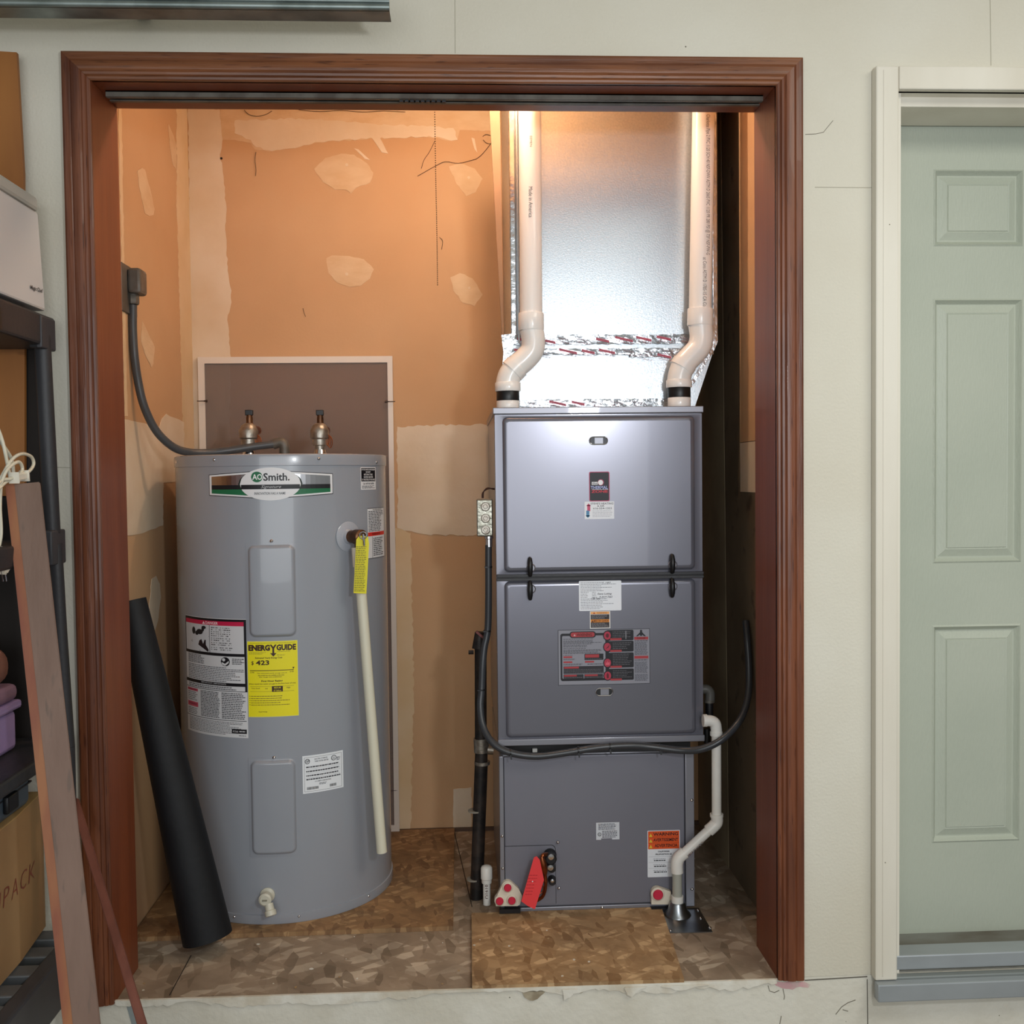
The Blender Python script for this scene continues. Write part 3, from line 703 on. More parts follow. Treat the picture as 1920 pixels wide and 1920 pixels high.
p.rect(352.5, 1300, 371, 1305, 'C8566A', 2); p.rect(352.5, 1326, 371, 1335, 'C8566A', 2); p.text('DANGER', 354, 1301, 369, 1304, '7A1830', 3); p.text('WARNING', 354, 1328, 369, 1332, '7A1830', 3)
p.lines(353, 1306, 371, 1324, 5, '88888C', seed=24); p.lines(353, 1337, 371, 1350, 4, '88888C', seed=25)
p.lines(376, 1300, 412, 1350, 17, '48484C', seed=26, rag=.1); p.lines(415, 1300, 460, 1350, 15, '48484C', seed=27, rag=.2)
p.rect(x0, 1352, 461, 1353, K, 2); p.lines(355, 1355, 458, 1380, 9, '55555A', seed=28, rag=.4, fill=.35)
p.rect(433, 1368, 461, 1376, K, 3); p.text('AO Smith', 435, 1370, 445, 1374, 'C5C5C8', 4); p.lines(447, 1370, 459, 1374, 1, 'C5C5C8', 4); p.lines(446, 1379, 460, 1381, 1, '48484C')
p.build('danger_sticker', ht, 'large white danger instruction sticker with black bars')
# energy guide
p = Print(cylmap(512, 1270), 4); Y_ = 'EDE015'; B_ = '3A1A12'
p.rect(464.8, 1202, 559, 1344, 'ECE46A', 0); p.rect(465.5, 1203, 558, 1343, Y_, 1)
p.text('ENERG', 467, 1208.5, 507.5, 1220, B_, 3, .06); p.poly([(507, 1208.5), (510.5, 1208.5), (513.5, 1213), (516.5, 1208.5), (520, 1208.5), (515.2, 1216), (511.8, 1216)], B_, 3); p.text('GUIDE', 519.5, 1208.5, 556, 1220, B_, 3, .05)
p.rect(511.8, 1214, 515.2, 1226, B_, 3); p.poly([(507.5, 1224.5), (519.5, 1224.5), (513.5, 1231)], B_, 4)
p.lines(468, 1222, 500, 1227, 3, '6A6030', seed=31, fill=.3); p.lines(520, 1221, 545, 1223, 1, '6A6030', seed=31, fill=.3); p.lines(520, 1227, 536, 1230, 2, '6A6030', fill=.3); p.lines(470, 1204.5, 556, 1206.5, 1, '6A6030', seed=33, rag=.02, fill=.3)
p.text('Estimated Yearly Energy Cost', 479.5, 1231.6, 530, 1235.4, B_, 3, .02)
p.text('$', 472, 1239, 476.5, 1247, B_, 3, .01); p.text('423', 480.5, 1237.6, 505.5, 1246.6, B_, 3, .03)
p.rect(469, 1256.4, 551, 1257.6, B_, 3); p.poly([(548.5, 1252), (552.5, 1252), (550.5, 1255.8)], B_, 3)
p.text('$ 396', 470, 1259, 477, 1262, '6A5020', 3); p.text('$ 425', 544, 1259, 551, 1262, '6A5020', 3)
for i, t in enumerate(('The estimated yearly energy cost of', 'this model was not available at the time', 'the range was published')): p.text(t, 482+i*2, 1261+i*3.6, 538-i*5, 1263.4+i*3.6, '5A4420', 3)
p.text('First Hour Rating', 490, 1275, 530, 1279, B_, 3, .03); p.text('(How much hot water you get in the first hour of use)', 467, 1280.5, 554, 1283.6, B_, 3, .01)
p.rect(469, 1286.5, 551, 1287, '8A7A20', 2); p.rect(469, 1296, 551, 1296.5, '8A7A20', 2); p.text('Very Small', 471, 1289, 487, 1291.6, '5A4420', 3); p.text('Low', 497, 1289, 502, 1291.6, '5A4420', 3); p.text('High', 537, 1288.6, 544, 1291.8, '5A4420', 3)
p.rect(509.5, 1286.5, 530, 1297, B_, 3); p.text('MEDIUM', 513.5, 1288, 526, 1291, Y_, 4); p.text('67 Gallons', 513, 1293, 527, 1296, Y_, 4)
for i in range(5): p.rect(467.4, 1304.2+i*4, 468.6, 1305.4+i*4, B_, 2)
p.lines(470, 1303, 545, 1323.5, 5, '7A6A22', seed=35, fill=.3, rag=.4); p.text('ftc.gov/energy', 484, 1333, 500, 1335.4, B_, 3)
p.build('energy_label', ht, 'bright yellow energy guide sticker reading $423')
# rating plate
p = Print(cylmap(605, 1445), 4)
p.rect(567.3, 1413, 643.4, 1483.5, 'E9ECF0', 0)
for q in ((570.5, 1416.5, 640.5, 1417), (570.5, 1480, 640.5, 1480.5), (570.5, 1416.5, 571, 1480.5), (640, 1416.5, 640.5, 1480.5)): p.rect(*q, '55555C', 1)
p.ell(576.5, 1424, 4.8, 4.8, K, 1); p.ell(576.5, 1424, 3.6, 3.6, 'E9ECF0', 2); p.text('SP', 574, 1421.8, 580, 1426, K, 3, .02)
p.ell(626, 1424, 5, 5, K, 1); p.ell(626, 1424, 3.9, 3.9, 'E9ECF0', 2); p.text('UL', 623.4, 1421.8, 628.6, 1426.4, K, 3)
p.text('ELECTRIC STORAGE', 590, 1419.6, 614, 1422.2, '44444A', 2); p.text('TANK WATER HEATER', 590, 1424, 616, 1426.6, '44444A', 2); p.lines(631, 1423, 638, 1430, 3, '44444A')
for r_, yy in enumerate((1433, 1441, 1449, 1456)): p.lines(574, yy, 638, yy+3.4, 1, '44444A', seed=40+r_, rag=.1, fill=.7)
for yy in (1438.3, 1446.4, 1454.4): p.rect(573, yy, 638, yy+.35, '9A9AA0', 1)
p.text('A. O. SMITH CORPORATION', 590, 1461.5, 620, 1464, '44444A', 2); p.lines(598, 1466, 612, 1470, 2, '44444A')
R = random.Random(4)
for (a, b) in ((575, 596), (618, 629)):
    u = a
    while u < b: wd = R.uniform(.4, 1.1); p.rect(u, 1472, u+wd, 1477, K, 2); u += wd+R.uniform(.4, .9)
p.build('rating_plate', ht, 'white rating plate sticker with certification marks and barcodes')
# top fittings
for (u, vt, lean) in ((467, 803, 1), (600, 800, 0)):
    b0 = V(u, 848, HC.y); zb0 = ZT-.006; zc0 = V(u, 816, HC.y).z
    g = mk('pipe_fitting', lathe([(.014, 0), (.014, zc0-.03-zb0), (.021, zc0-.028-zb0), (.0215, zc0-.012-zb0), (.026, zc0-.008-zb0), (.027, zc0+.012-zb0), (.020, zc0+.028-zb0), (.010, zc0+.034-zb0)], (b0.x, HC.y, zb0), (0, 0, 1), 20), zinc, ht)
    bm = tube(spline([Vector((b0.x, HC.y, zc0+.012)), Vector((b0.x+.004, HC.y+.045, zc0+.014)), Vector((b0.x+.006, HC.y+.075, zc0+.016)), Vector((b0.x+.006, HC.y+.09, zc0+.017))], 5), .013, 14)
    mk('copper_stub', bm, copper, g)
    mk('nipple_sleeve', lathe([(.016, 0), (.019, .005), (.016, .02)], (b0.x, HC.y, zb0+.004), (0, 0, 1), 16), chrome, g)
    pt = Vector((b0.x+.001, HC.y+.01, zc0+.03))
    mk('valve_stem', lathe([(.011, 0), (.009, .010), (.010, .014), (.008, .028)], pt, (0, 0, 1), 12), brass, g)
    bx_ = box(pt.x-.011, pt.x+.010, pt.y-.008, pt.y+.008, pt.z+.026, pt.z+.042, bev=.002)
    mk('black_cap', bx_, blk, g)
    bm = bmesh.new()
    for k in range(3): tube([Vector((b0.x+.022+.006*math.cos(a)+.004*k, HC.y-.006, zc0-.012+.016*math.sin(a)-.004*k)) for a in [i*math.pi/8 for i in range(17)]], .0014, 6, bm, False)
    mk('wire_loop', bm, copper, g)
# relief valve
ta, za = cylhit(653, 1006); pv = cyl(ta, za, HR)
nv = Vector((math.sin(ta), -math.cos(ta), 0))
rv = mk('relief_valve', lathe([(.017, 0), (.017, .03), (.020, .032), (.020, .055), (.014, .06), (0, .061)], pv, nv, 20), brass, ht)
glz = bpy.data.materials.new('clear_flange'); glz.use_nodes = True
nt = glz.node_tree; b = nt.nodes['Principled BSDF']; b.inputs['Base Color'].default_value = lin('A9ADB6'); b.inputs['Roughness'].default_value = .12; b.inputs['Coat Weight'].default_value = .6
mk('escutcheon', lathe([(.040, .0003), (.038, .0015), (.020, .0035), (.0175, .012)], pv, nv, 32), glz, rv)
pe = pv+nv*.045
q1 = V(676, 1060, pe.y); q2 = V(716, 1598, pe.y-.01)
mk('valve_outlet', tube([pe, Vector((pe.x+.002, pe.y, pe.z-.03))], .014, 14), brass, rv)
mk('discharge_pipe', tube([V(671, 1030, pe.y), q2], .0137, 20), cpvc, rv)
mk('pipe_coupling', tube([V(670.6, 1026, pe.y), V(673.5, 1062, pe.y)], .0165, 18), cream, rv)
YT = pe.y-.024
tg = Print(lambda u, v, l: V(u, v, YT)+Vector((0, -l, 0)), 50)
tg.poly([(668, 1012), (674, 1004), (690, 1006), (692, 1020), (687, 1113), (663, 1112)], Y_, 0)
tg.poly([(668.5, 1014), (674, 1006), (689, 1007.5), (691, 1020), (686, 1111.5), (664, 1110.5)], 'E2D716', 1)
for i in range(26): 
    v = 1024+i*3.3; k = (v-1020)/92; a = 668-4*k; 
    tg.lines(a, v, a+20, v+2.6, 1, '6A6418', 2, fill=.5, rag=.15, seed=60+i)
tgo = tg.build('warning_tag', rv, 'yellow hanging warning tag covered in fine print')
sol = tgo.modifiers.new('thick', 'SOLIDIFY'); sol.thickness = .0004; sol.offset = 0
rc = V(681, 1004, pe.y-.026)
bm = tube([rc+Vector((.009*math.cos(a), -.001, .009*math.sin(a))) for a in [i*math.pi/10 for i in range(21)]], .0018, 8, None, False)
tube([rc+Vector((0, -.004, .004)), rc+Vector((.002, -.006, -.012)), rc+Vector((.003, -.004, -.026))], .003, 8, bm)
mk('test_lever', bm, chrome, rv)
# drain valve
td, zd = cylhit(505, 1683); pd = cyl(td, zd, HR+.0); nd = Vector((math.sin(td), -math.cos(td), 0))
dv = mk('drain_valve', lathe([(.019, 0), (.019, .004), (.012, .008), (.012, .022), (.0165, .024), (.0165, .034), (.012, .037), (.0122, .038)], pd+Vector((-.004, 0, .008)), nd, 18), M('drain_plastic', 'C9C5B4', .4), ht)
p0 = pd+nd*.028
mk('hose_outlet', lathe([(.011, 0), (.0115, .016), (.0145, .018), (.0145, .030), (.011, .031)], p0+Vector((.004, 0, -.004)), (.25, -.35, -.9), 16), M('drain_plastic', 'C9C5B4', .4), dv)
mk('turn_slot', box(p0.x-.010, p0.x+.002, p0.y-.013, p0.y-.009, p0.z+.007, p0.z+.010), M('drain_shadow', '807C6E', .5), dv)

# conduit of the heater
cd = thing('heater_conduit', 'dark grey flexible conduit curving from wall box to water heater', 'conduit', V(243, 560, .25))
YW = .44
pw = [(249, 572, .42), (249, 620, .42), (252, 665, .42), (258, 710, .43), (268, 755, .44), (285, 795, .46), (305, 822, .48), (332, 842, .51), (365, 849, .55), (400, 848, .58), (440, 843, .60), (480, 837, .62), (520, 832, .64)]
mk('conduit_tube', tube(spline([V(*p) for p in pw], 8), .0108, 18), cond, cd)
bm = bmesh.new()
mk('wall_plate', box(XL+.0005, XL+.006, .355, .475, V(240, 575, .42).z-.02, V(240, 500, .42).z+.0, bev=.002), condc, cd)
c0 = V(243, 545, .42)
bm = box(XL+.006, XL+.040, .395, .455, c0.z-.01, c0.z+.055, bev=.008)
mk('entry_box', bm, condc, cd)
mk('angle_connector', tube(spline([Vector((XL+.03, .42, c0.z+.015)), Vector((c0.x+.0, .42, c0.z+.012)), Vector((V(249, 560, .42).x, .42, c0.z-.008)), V(249, 568, .42)], 5), .0135, 16), condc, cd)
mk('connector_nut', lathe([(.0155, 0), (.017, .003), (.017, .020), (.0155, .023)], V(249, 571, .42), (0, 0, 1), 8), condc, cd)
pz = V(531, 838, .64)
mk('angle_connector', tube(spline([V(512, 833, .64), V(526, 830, .64), V(533, 836, .64), Vector((pz.x+.003, .64, ZT-.006))], 5), .0145, 16), condc, cd)
mk('connector_nut', lathe([(.019, 0), (.019, .006), (.016, .009)], (pz.x+.003, .64, ZT-.0055), (0, 0, 1), 8), condc, cd)

# window screen leaning behind the heater
ws = thing('window_screen', 'white framed insect screen leaning behind the water heater', 'window screen', (.3, YB-.02, .012))
YS = YB-.022
sx0, sx1 = V(370, 700, YS).x, V(742, 1100, YS).x; sz1 = V(550, 668, YS).z
def leanbox(x0, x1, z0, z1, y0=0, y1=.010, bm=None):
    bm = bm or bmesh.new(); t = box(x0, x1, 0, 1, z0, z1)
    for v in t.verts:
        z = v.co.z; yy = YB-.0145-.012*(1-z/sz1); v.co.y = yy+(y0 if v.co.y < .5 else y1)
    return merge(bm, t)
fw = .0205; wf2 = M('screen_frame_white', 'DDD2C6', .4)
mk('frame_rail', leanbox(sx0, sx1, sz1-fw, sz1), wf2, ws); mk('frame_rail', leanbox(sx0, sx1, .0125, .0125+fw), wf2, ws)
mk('frame_stile', leanbox(sx0, sx0+fw, .0125+fw, sz1-fw), wf2, ws); mk('frame_stile', leanbox(sx1-fw*.8, sx1, .0125+fw, sz1-fw), wf2, ws)
scm = bpy.data.materials.new('insect_mesh'); scm.use_nodes = True; nt = scm.node_tree
b = nt.nodes['Principled BSDF']; b.inputs['Base Color'].default_value = lin('8A7870'); b.inputs['Roughness'].default_value = .7
tp_ = nt.nodes.new('ShaderNodeBsdfTransparent'); mxs = nt.nodes.new('ShaderNodeMixShader'); mxs.inputs[0].default_value = .52
nt.links.new(tp_.outputs[0], mxs.inputs[1]); nt.links.new(b.outputs[0], mxs.inputs[2]); nt.links.new(mxs.outputs[0], nt.nodes['Material Output'].inputs['Surface'])
mk('insect_mesh', leanbox(sx0+fw*.8, sx1-fw*.8, .03, sz1-.018, .004, .0045), scm, ws, smooth=0)
for u, v in ((383, 752), (728, 753), (733, 1482)):
    q = V(u, v, YS); s = 1 if u < 500 else -1
    mk('screen_clip', tube([q+Vector((-s*.022, -.002, 0)), q+Vector((-s*.002, -.003, 0)), q+Vector((s*.010, -.001, 0))], [.0014, .0014, .0045], 8), M('clip', '33211C', .5), ws)

# black roll
br = thing('black_roll', 'black rubber roll leaning between left jamb and water heater', 'roll', VZ(388, 1785, 0))
ra = V(252, 1118, .30); rb_ = Vector((VZ(388, 1752, .03).x, VZ(388, 1752, .03).y, .03))
ra = V(246, 1126, .30); rb_ = V(389, 1757, .235); rb_.z = max(rb_.z, .022)
dax = (rb_-ra).normalized()
bm = bmesh.new(); nseg = 40
a_ = dax.cross(Vector((0, 1, 0))).normalized(); b_ = dax.cross(a_).normalized()
L_ = (rb_-ra).length
rings = []
def sc_pt(ang, h, rad): return ra+dax*h+(a_*math.cos(ang)+b_*math.sin(ang))*rad
for i in range(13):
    h = L_*i/12; rr_ = .036+.024*(i/12)
    rings.append([bm.verts.new(sc_pt(2*math.pi*k/nseg, h, rr_*(1+.03*math.sin(3*2*math.pi*k/nseg+1)))) for k in range(nseg)])
for i in range(12):
    for k in range(nseg): bm.faces.new((rings[i][k], rings[i][(k+1) % nseg], rings[i+1][(k+1) % nseg], rings[i+1][k]))
inn = [bm.verts.new(sc_pt(2*math.pi*k/nseg, 0, .026)) for k in range(nseg)]; inn2 = [bm.verts.new(sc_pt(2*math.pi*k/nseg, .05, .025)) for k in range(nseg)]
for k in range(nseg):
    bm.faces.new((inn[k], inn[(k+1) % nseg], rings[0][(k+1) % nseg], rings[0][k])); bm.faces.new((inn2[k], inn2[(k+1) % nseg], inn[(k+1) % nseg], inn[k]))
bm.faces.new(inn2); bm.faces.new(rings[-1])
bmesh.ops.recalc_face_normals(bm, faces=bm.faces[:])
mk('outer_layer', bm, rollm, br)
bm = bmesh.new(); pts = []
for k in range(70):
    an = k*.35; rad = .025-.016*k/70; pts.append((an, rad))
for (A1, r1), (A2, r2) in zip(pts, pts[1:]):
    v4 = [bm.verts.new(sc_pt(A1, .002, r1)), bm.verts.new(sc_pt(A2, .002, r2)), bm.verts.new(sc_pt(A2, .06, r2)), bm.verts.new(sc_pt(A1, .06, r1))]; bm.faces.new(v4)
mk('inner_spiral', bm, M('roll_edge', '4A4238', .8), br)

# =================================================================== FURNACE
YF = .391
fx0, fx1 = .8765, 1.4255; FT, FB = 1.345, .457; FD = .625
fn = thing('furnace', 'grey gas furnace cabinet with two doors, standing on coil cabinet', 'furnace', ((fx0+fx1)/2, YF+.3, FB))
mk('cabinet_shell', box(fx0, fx1, YF+.012, YF+FD, FB, FT-.004, bev=.002), furd, fn)
zt1 = V(1120, 776, YF).z; zs = V(1120, 1080, YF).z
bm = box(fx0-.004, fx1+.003, YF-.006, YF+FD, zt1+.001, FT, bev=.002); mk('top_flange', bm, furd, fn)
def doorpanel(x0, x1, z0, z1, inl, inr, inb, int_, y=YF):
    bm = bmesh.new(); rings = []
    X = (x0+inl, x1-inr); Z = (z0+inb, z1-int_)
    def ring(d, yy, r):
        return [bm.verts.new((p[0], yy, p[1])) for p in rrect(X[0]+d, Z[0]+d, X[1]-d, Z[1]-d, max(.002, r), 6)]
    n = 28
    outer = []
    for p in rrect(X[0], Z[0], X[1], Z[1], .014, 6):
        outer.append(p)
    rings = [ring(0, y, .014), ring(.002, y-.0005, .013), ring(.005, y-.0055, .011), ring(.009, y-.0075, .009), ring(.014, y-.008, .006)]
    for a, b in zip(rings, rings[1:]):
        for k in range(len(a)): bm.faces.new((a[k], a[(k+1) % len(a)], b[(k+1) % len(a)], b[k]))
    bm.faces.new(rings[-1])
    # surrounding flange as 4 quads fans to the outer rectangle
    c4 = [bm.verts.new(p) for p in ((x1, y, z0), (x1, y, z1), (x0, y, z1), (x0, y, z0))]
    r0 = rings[0]; q = 7
    for c in range(4):
        seg = r0[c*q:(c+1)*q]
        for k in range(q-1): bm.faces.new((c4[c], seg[k+1], seg[k]))
        nx = r0[((c+1)*q) % len(r0)]
        bm.faces.new((c4[c], c4[(c+1) % 4], nx, seg[-1]))
    b4 = [bm.verts.new((v.co.x, y+.012, v.co.z)) for v in c4]
    for k in range(4): bm.faces.new((c4[k], c4[(k+1) % 4], b4[(k+1) % 4], b4[k]))
    bmesh.ops.recalc_face_normals(bm, faces=bm.faces[:])
    return bm
sh_ = .008
ud = mk('upper_door', doorpanel(fx0+.001, fx1-.001, zs+.006, zt1-.001, .018, .018, .006, .004), fur, fn, smooth=35)
zlb = V(1120, 1381, YF).z
ld = mk('lower_door', doorpanel(fx0+.001, fx1-.001, FB+.001, zs-.006, .018, .018, zlb-FB, .003), fur, fn, smooth=35)
mk('bottom_ledge', box(fx0-.001, fx1+.001, YF-.010, YF-.0005, FB-.003, FB+.014, bev=.002), furd, fn)
YF2 = YF-.008
gk = mk('gasket_strip', bx(box(fx0+.001, fx1+.0, YF-.0125, YF-.0005, zs+.0012, zs+.0085, bev=.001), fx0+.001, fx1, YF-.0125, YF-.0005, zs-.0085, zs-.0012, bev=.001), blk2, fn)
mk('gasket_core', box(fx0+.002, fx1-.001, YF-.008, YF-.0005, zs-.0012, zs+.0012), blk, fn)
for (u, v0, v1, par) in ((993.7, 1046, 1080, ud), (1260, 1040, 1074, ud), (993.7, 1090, 1124, ld), (1259.7, 1085, 1119, ld)):
    pm = V(u, (v0+v1)/2, YF2-.006); h = abs(V(u, v0, YF2).z-V(u, v1, YF2).z)/2
    lt = mk('latch_handle', tube([pm+Vector((0, y, z)) for z, y in ((h, .004), (h*.9, -.004), (h*.5, -.009), (0, -.010), (-h*.5, -.009), (-h*.9, -.004), (-h, .004))], [.003, .0055, .0068, .0072, .0068, .0055, .003], 12), blk, par)
    mk('latch_ring', lathe([(.012, 0), (.012, .002), (.0105, .0035), (.009, .002)], Vector((pm.x+(.003 if par is ud else .004), YF2-.0003, pm.z+(-.003 if par is ud else .003))), (0, -1, 0), 20), furd, lt)
def slot(u0, v0, u1, v1, par, inner):
    uc, vc = (u0+u1)/2, (v0+v1)/2; a = V(u0, vc, YF2); b = V(u1, vc, YF2); zt_ = V(uc, v0, YF2).z; zb__ = V(uc, v1, YF2).z
    lp_ = [Vector((x, YF2-.0012, z)) for x, z in rrect(a.x+.001, zb__+.001, b.x-.001, zt_-.001, (zt_-zb__)/2-.0012, 8)]
    bm = tube(lp_+[lp_[0]], .0015, 8, None, False)
    s = mk('finger_slot', bm, chrome, par)
    mk('slot_recess', prism([Vector((x, YF2-.0005, z)) for x, z in rrect(a.x+.002, zb__+.002, b.x-.002, zt_-.002, (zt_-zb__)/2-.0022, 5)], (0, .0004, 0)), inner, s, smooth=0)
    mk('slot_tongue', box((a.x+b.x)/2-.010, (a.x+b.x)/2+.012, YF2-.0009, YF2-.0006, zb__+.003, zt_-.003), furd, s)
slot(1104.6, 818.5, 1139.6, 834, ud, M('slot_grey', '2E2F34', .4, .3)); slot(1116.6, 1289.7, 1149.4, 1304.7, ld, blk)
# furnace stickers
p = Print(planemap(YF2, 1123, 912), 50)
p.poly(rrect(1104.6, 884.3, 1143, 940, 3), 'B8436A', 0); p.poly(rrect(1106, 885.8, 1141.6, 938.5, 2.5), '14111C', 1)
p.ell(1126.5, 904.5, 5.8, 5.8, 'B8436A', 2); p.ell(1126, 904.7, 4.8, 4.8, 'F2F2F4', 3); p.rect(1109.5, 903.5, 1120.5, 909, 'E4E4E8', 2)
p.text('the', 1110.5, 904.2, 1119.5, 908.4, '33333A', 3)
p.text('THERMAL', 1107.6, 911, 1139.6, 917, 'AEB6E8', 3, .02); p.rect(1110, 917.4, 1140, 918, 'E4E4E8', 3); p.text('ZONE', 1108.4, 919, 1139.4, 924, 'D0253C', 3, .03)
p.build('brand_emblem', ud, 'black and red furnace brand emblem')
p = Print(planemap(YF2, 1123, 955), 50)
p.rect(1096, 940.3, 1151.5, 973, 'ECEDF2', 0); p.rect(1101, 947, 1106.8, 958, 'C84A70', 1); p.poly([(1099.2, 948.5), (1108, 948.5), (1103.6, 943.5)], 'C84A70', 1)
p.rect(1099.2, 957, 1104.8, 968, '4A86B0', 2); p.poly([(1097.8, 966), (1106.4, 966), (1102, 971)], '4A86B0', 2)
p.text("STEVE'S HEATING", 1107.5, 942.3, 1150, 946, '5A5A60', 2); p.text('& AIR', 1120, 947, 1133, 950.2, '5A5A60', 2); p.text('616-554-1353', 1112, 951.5, 1147, 954.8, '5A5A60', 2)
p.lines(1111, 956.5, 1149, 970, 5, 'A9A9B4', seed=71, fill=.28)
p.build('service_sticker', ud, 'white service sticker with red and blue arrows')
p = Print(planemap(YF2, 1125, 1116), 50)
p.poly(rrect(1085.5, 1088.8, 1165, 1145, 2), 'EEF0F6', 0)
R = random.Random(8)
for i in range(17):
    v = 1091+i*3.05
    if 6 <= i <= 9: p.lines(1088.5, v, 1102+R.uniform(-2, 3), v+2.4, 1, '666670', 2, .32, .1, i); p.lines(1110, v, 1118, v+2.4, 1, '666670', 2, .32, .1, i)
    else: p.lines(1088.5, v, R.uniform(1125, 1157), v+2.4, 1, '666670', 2, .32, .05, i)
p.text('Steve Lutting', 1120, 1111.5, 1147, 1116, '30303A', 3, .01, .3); p.text('9-2019 7363', 1124, 1117.5, 1148, 1121, '30303A', 3, .01, .3); p.text('1.05 Tons', 1109, 1119.5, 1125, 1124, '30303A', 3, .01, .3); p.text('1,182', 1130, 1091, 1145, 1094.4, '30303A', 3, 0, .3)
p.build('instruction_sticker', ld, 'white sticker with printed lines and handwriting')
p = Print(planemap(YF2, 1125, 1162), 50)
p.rect(1106, 1146, 1144.2, 1178.3, 'E8E4E0', 0); p.rect(1107.5, 1147, 1142.5, 1151.3, 'F0A860', 1); p.text('WARNING', 1119, 1148, 1138, 1150.6, '9A5A20', 2); p.poly([(1112, 1150.9), (1116, 1150.9), (1114, 1147.4)], 'B03A10', 2)
p.rect(1107.5, 1152, 1142.5, 1176.8, '2E2A2E', 1); p.rect(1107.5, 1161.2, 1142.5, 1166.8, 'E08A2C', 2); p.text('MISE EN GARDE', 1113, 1162, 1141, 1166, '5A2A10', 3, .02); p.poly([(1108.5, 1166.5), (1113, 1166.5), (1110.7, 1161.8)], '5A2A10', 3)
p.lines(1109, 1152.6, 1141, 1160.6, 4, '8A868A', 2, seed=73, fill=.4); p.lines(1109, 1167.6, 1141, 1176, 4, '8A868A', 2, seed=74, fill=.4)
p.build('warning_sticker', ld, 'small orange and black warning sticker')
# the large silver / black / red label; coordinates from a close view (scale 7.383)
p = Print(planemap(YF2, 1132, 1230), 50)
def S(a, b): return 1020+a/7.383, 1060+b/7.383
def rc_(a, b, c, d, col, lay, rad=0):
    (u0, v0), (u1, v1) = S(a, b), S(c, d)
    if rad: p.poly(rrect(u0, v0, u1, v1, rad), col, lay)
    else: p.rect(u0, v0, u1, v1, col, lay)
KK, RD, GY = '17161D', 'A8383E', '8E8E98'
rc_(195, 885, 1465, 1650, '33333A', 0); rc_(202, 892, 1459, 1643, GY, 1)
rc_(228, 935, 900, 1590, KK, 2, 4); rc_(252, 968, 850, 1558, GY, 3, 2)
rc_(355, 908, 720, 998, KK, 4, 5.5); rc_(372, 920, 702, 985, RD, 5, 4)
u0, v0 = S(455, 932); u1, v1 = S(665, 975); p.text('WARNING', u0, v0, u1, v1, '5A1518', 6, .02); p.poly([S(410, 970), S(440, 970), S(425, 942)], 'D8B0B0', 6)
for i, (a, b, c, d, n) in enumerate(((268, 1005, 690, 1020, 1), (268, 1028, 700, 1090, 4), (640, 1058, 800, 1070, 1), (268, 1095, 610, 1125, 2), (268, 1134, 610, 1148, 1), (268, 1155, 800, 1218, 4), (268, 1228, 410, 1240, 1), (268, 1280, 430, 1302, 2), (268, 1350, 540, 1378, 2), (600, 1352, 810, 1372, 1))):
    (u0, v0), (u1, v1) = S(a, b), S(c, d); p.lines(u0, v0, u1, v1, n, '44444C', 4, .5, .1, 80+i)
for q in ((268, 1248, 390, 1272), (268, 1318, 390, 1342), (565, 1318, 692, 1342)): rc_(*q, RD, 4)
rc_(560, 1220, 822, 1305, KK, 4, .8); rc_(568, 1228, 762, 1272, RD, 5, .8)
rc_(268, 1388, 825, 1492, '2A282E', 4); rc_(275, 1392, 480, 1418, RD, 5); rc_(268, 1500, 545, 1558, '2A282E', 4); rc_(555, 1500, 812, 1558, '2A282E', 4); rc_(275, 1505, 450, 1528, RD, 5); rc_(562, 1505, 740, 1528, RD, 5)
for (a, b, c, d) in ((275, 1425, 815, 1488), (275, 1532, 540, 1556), (562, 1532, 805, 1556), (568, 1278, 815, 1300)):
    (u0, v0), (u1, v1) = S(a, b), S(c, d); p.lines(u0, v0, u1, v1, max(1, int((d-b)/16)), '5C5A60', 6, .4, .1, int(a+b))
for i, (a, b, cyy, rb0) in enumerate(((898, 1042, 972, 1010), (1050, 1198, 1130, 1172), (1212, 1418, 1350, 1392), (1435, 1590, 1528, 1568))):
    rc_(870, a, 1240, b, KK, 4, 2.2) if False else rc_(870, (898, 1050, 1212, 1435)[i], 1240, (1042, 1198, 1418, 1590)[i], KK, 4, 2.2)
    u, v = S(878, cyy); p.ell(u, v, 8.4, 9.4, KK, 5); p.ell(u, v, 6.6, 7.6, 'B03048', 6)
    if i == 0: p.ell(u, v, 3, 4, '5A1020', 7)
    elif i == 1: p.poly([(u-4, v+4), (u+1, v-1), (u+4, v-5), (u+2, v+1)], '5A1020', 7)
    elif i == 2: p.poly([(u-4, v+4), (u-3, v-2), (u-1, v+1), (u, v-4), (u+1.5, v), (u+4, v-2), (u+4, v+4)], 'D86070', 7)
    else: p.poly([(u-1.5, v+5), (u-2, v-2), (u, v-6), (u+2, v-2), (u+2, v+4)], '5A1020', 7)
    rc_(915, rb0, 1075, rb0+28, RD, 7, 1)
    (u0, v0), (u1, v1) = S(950, (912, 1065, 1222, 1450)[i]), S(1215, (1005, 1168, 1388, 1562)[i]); p.lines(u0, v0, u1, v1, (4, 4, 7, 5)[i], '6A686E', 6, .3, .3, 90+i)
rc_(1130, 912, 1138, 1025, 'A0A0A8', 7)
u, v = S(1345, 918); p.ell(u, v, 2.2, 2.4, KK, 3); p.poly([S(1275, 990), S(1335, 930), S(1355, 930), S(1412, 990), S(1385, 990), S(1345, 955), S(1300, 990)], KK, 3); p.poly([S(1330, 940), S(1360, 940), S(1360, 985), S(1330, 985)], KK, 4)
rc_(1250, 998, 1443, 1038, RD, 3); rc_(1250, 1262, 1443, 1300, RD, 3)
u0, v0 = S(1290, 1006); u1, v1 = S(1405, 1030); p.text('DANGER', u0, v0, u1, v1, '5A1518', 4)
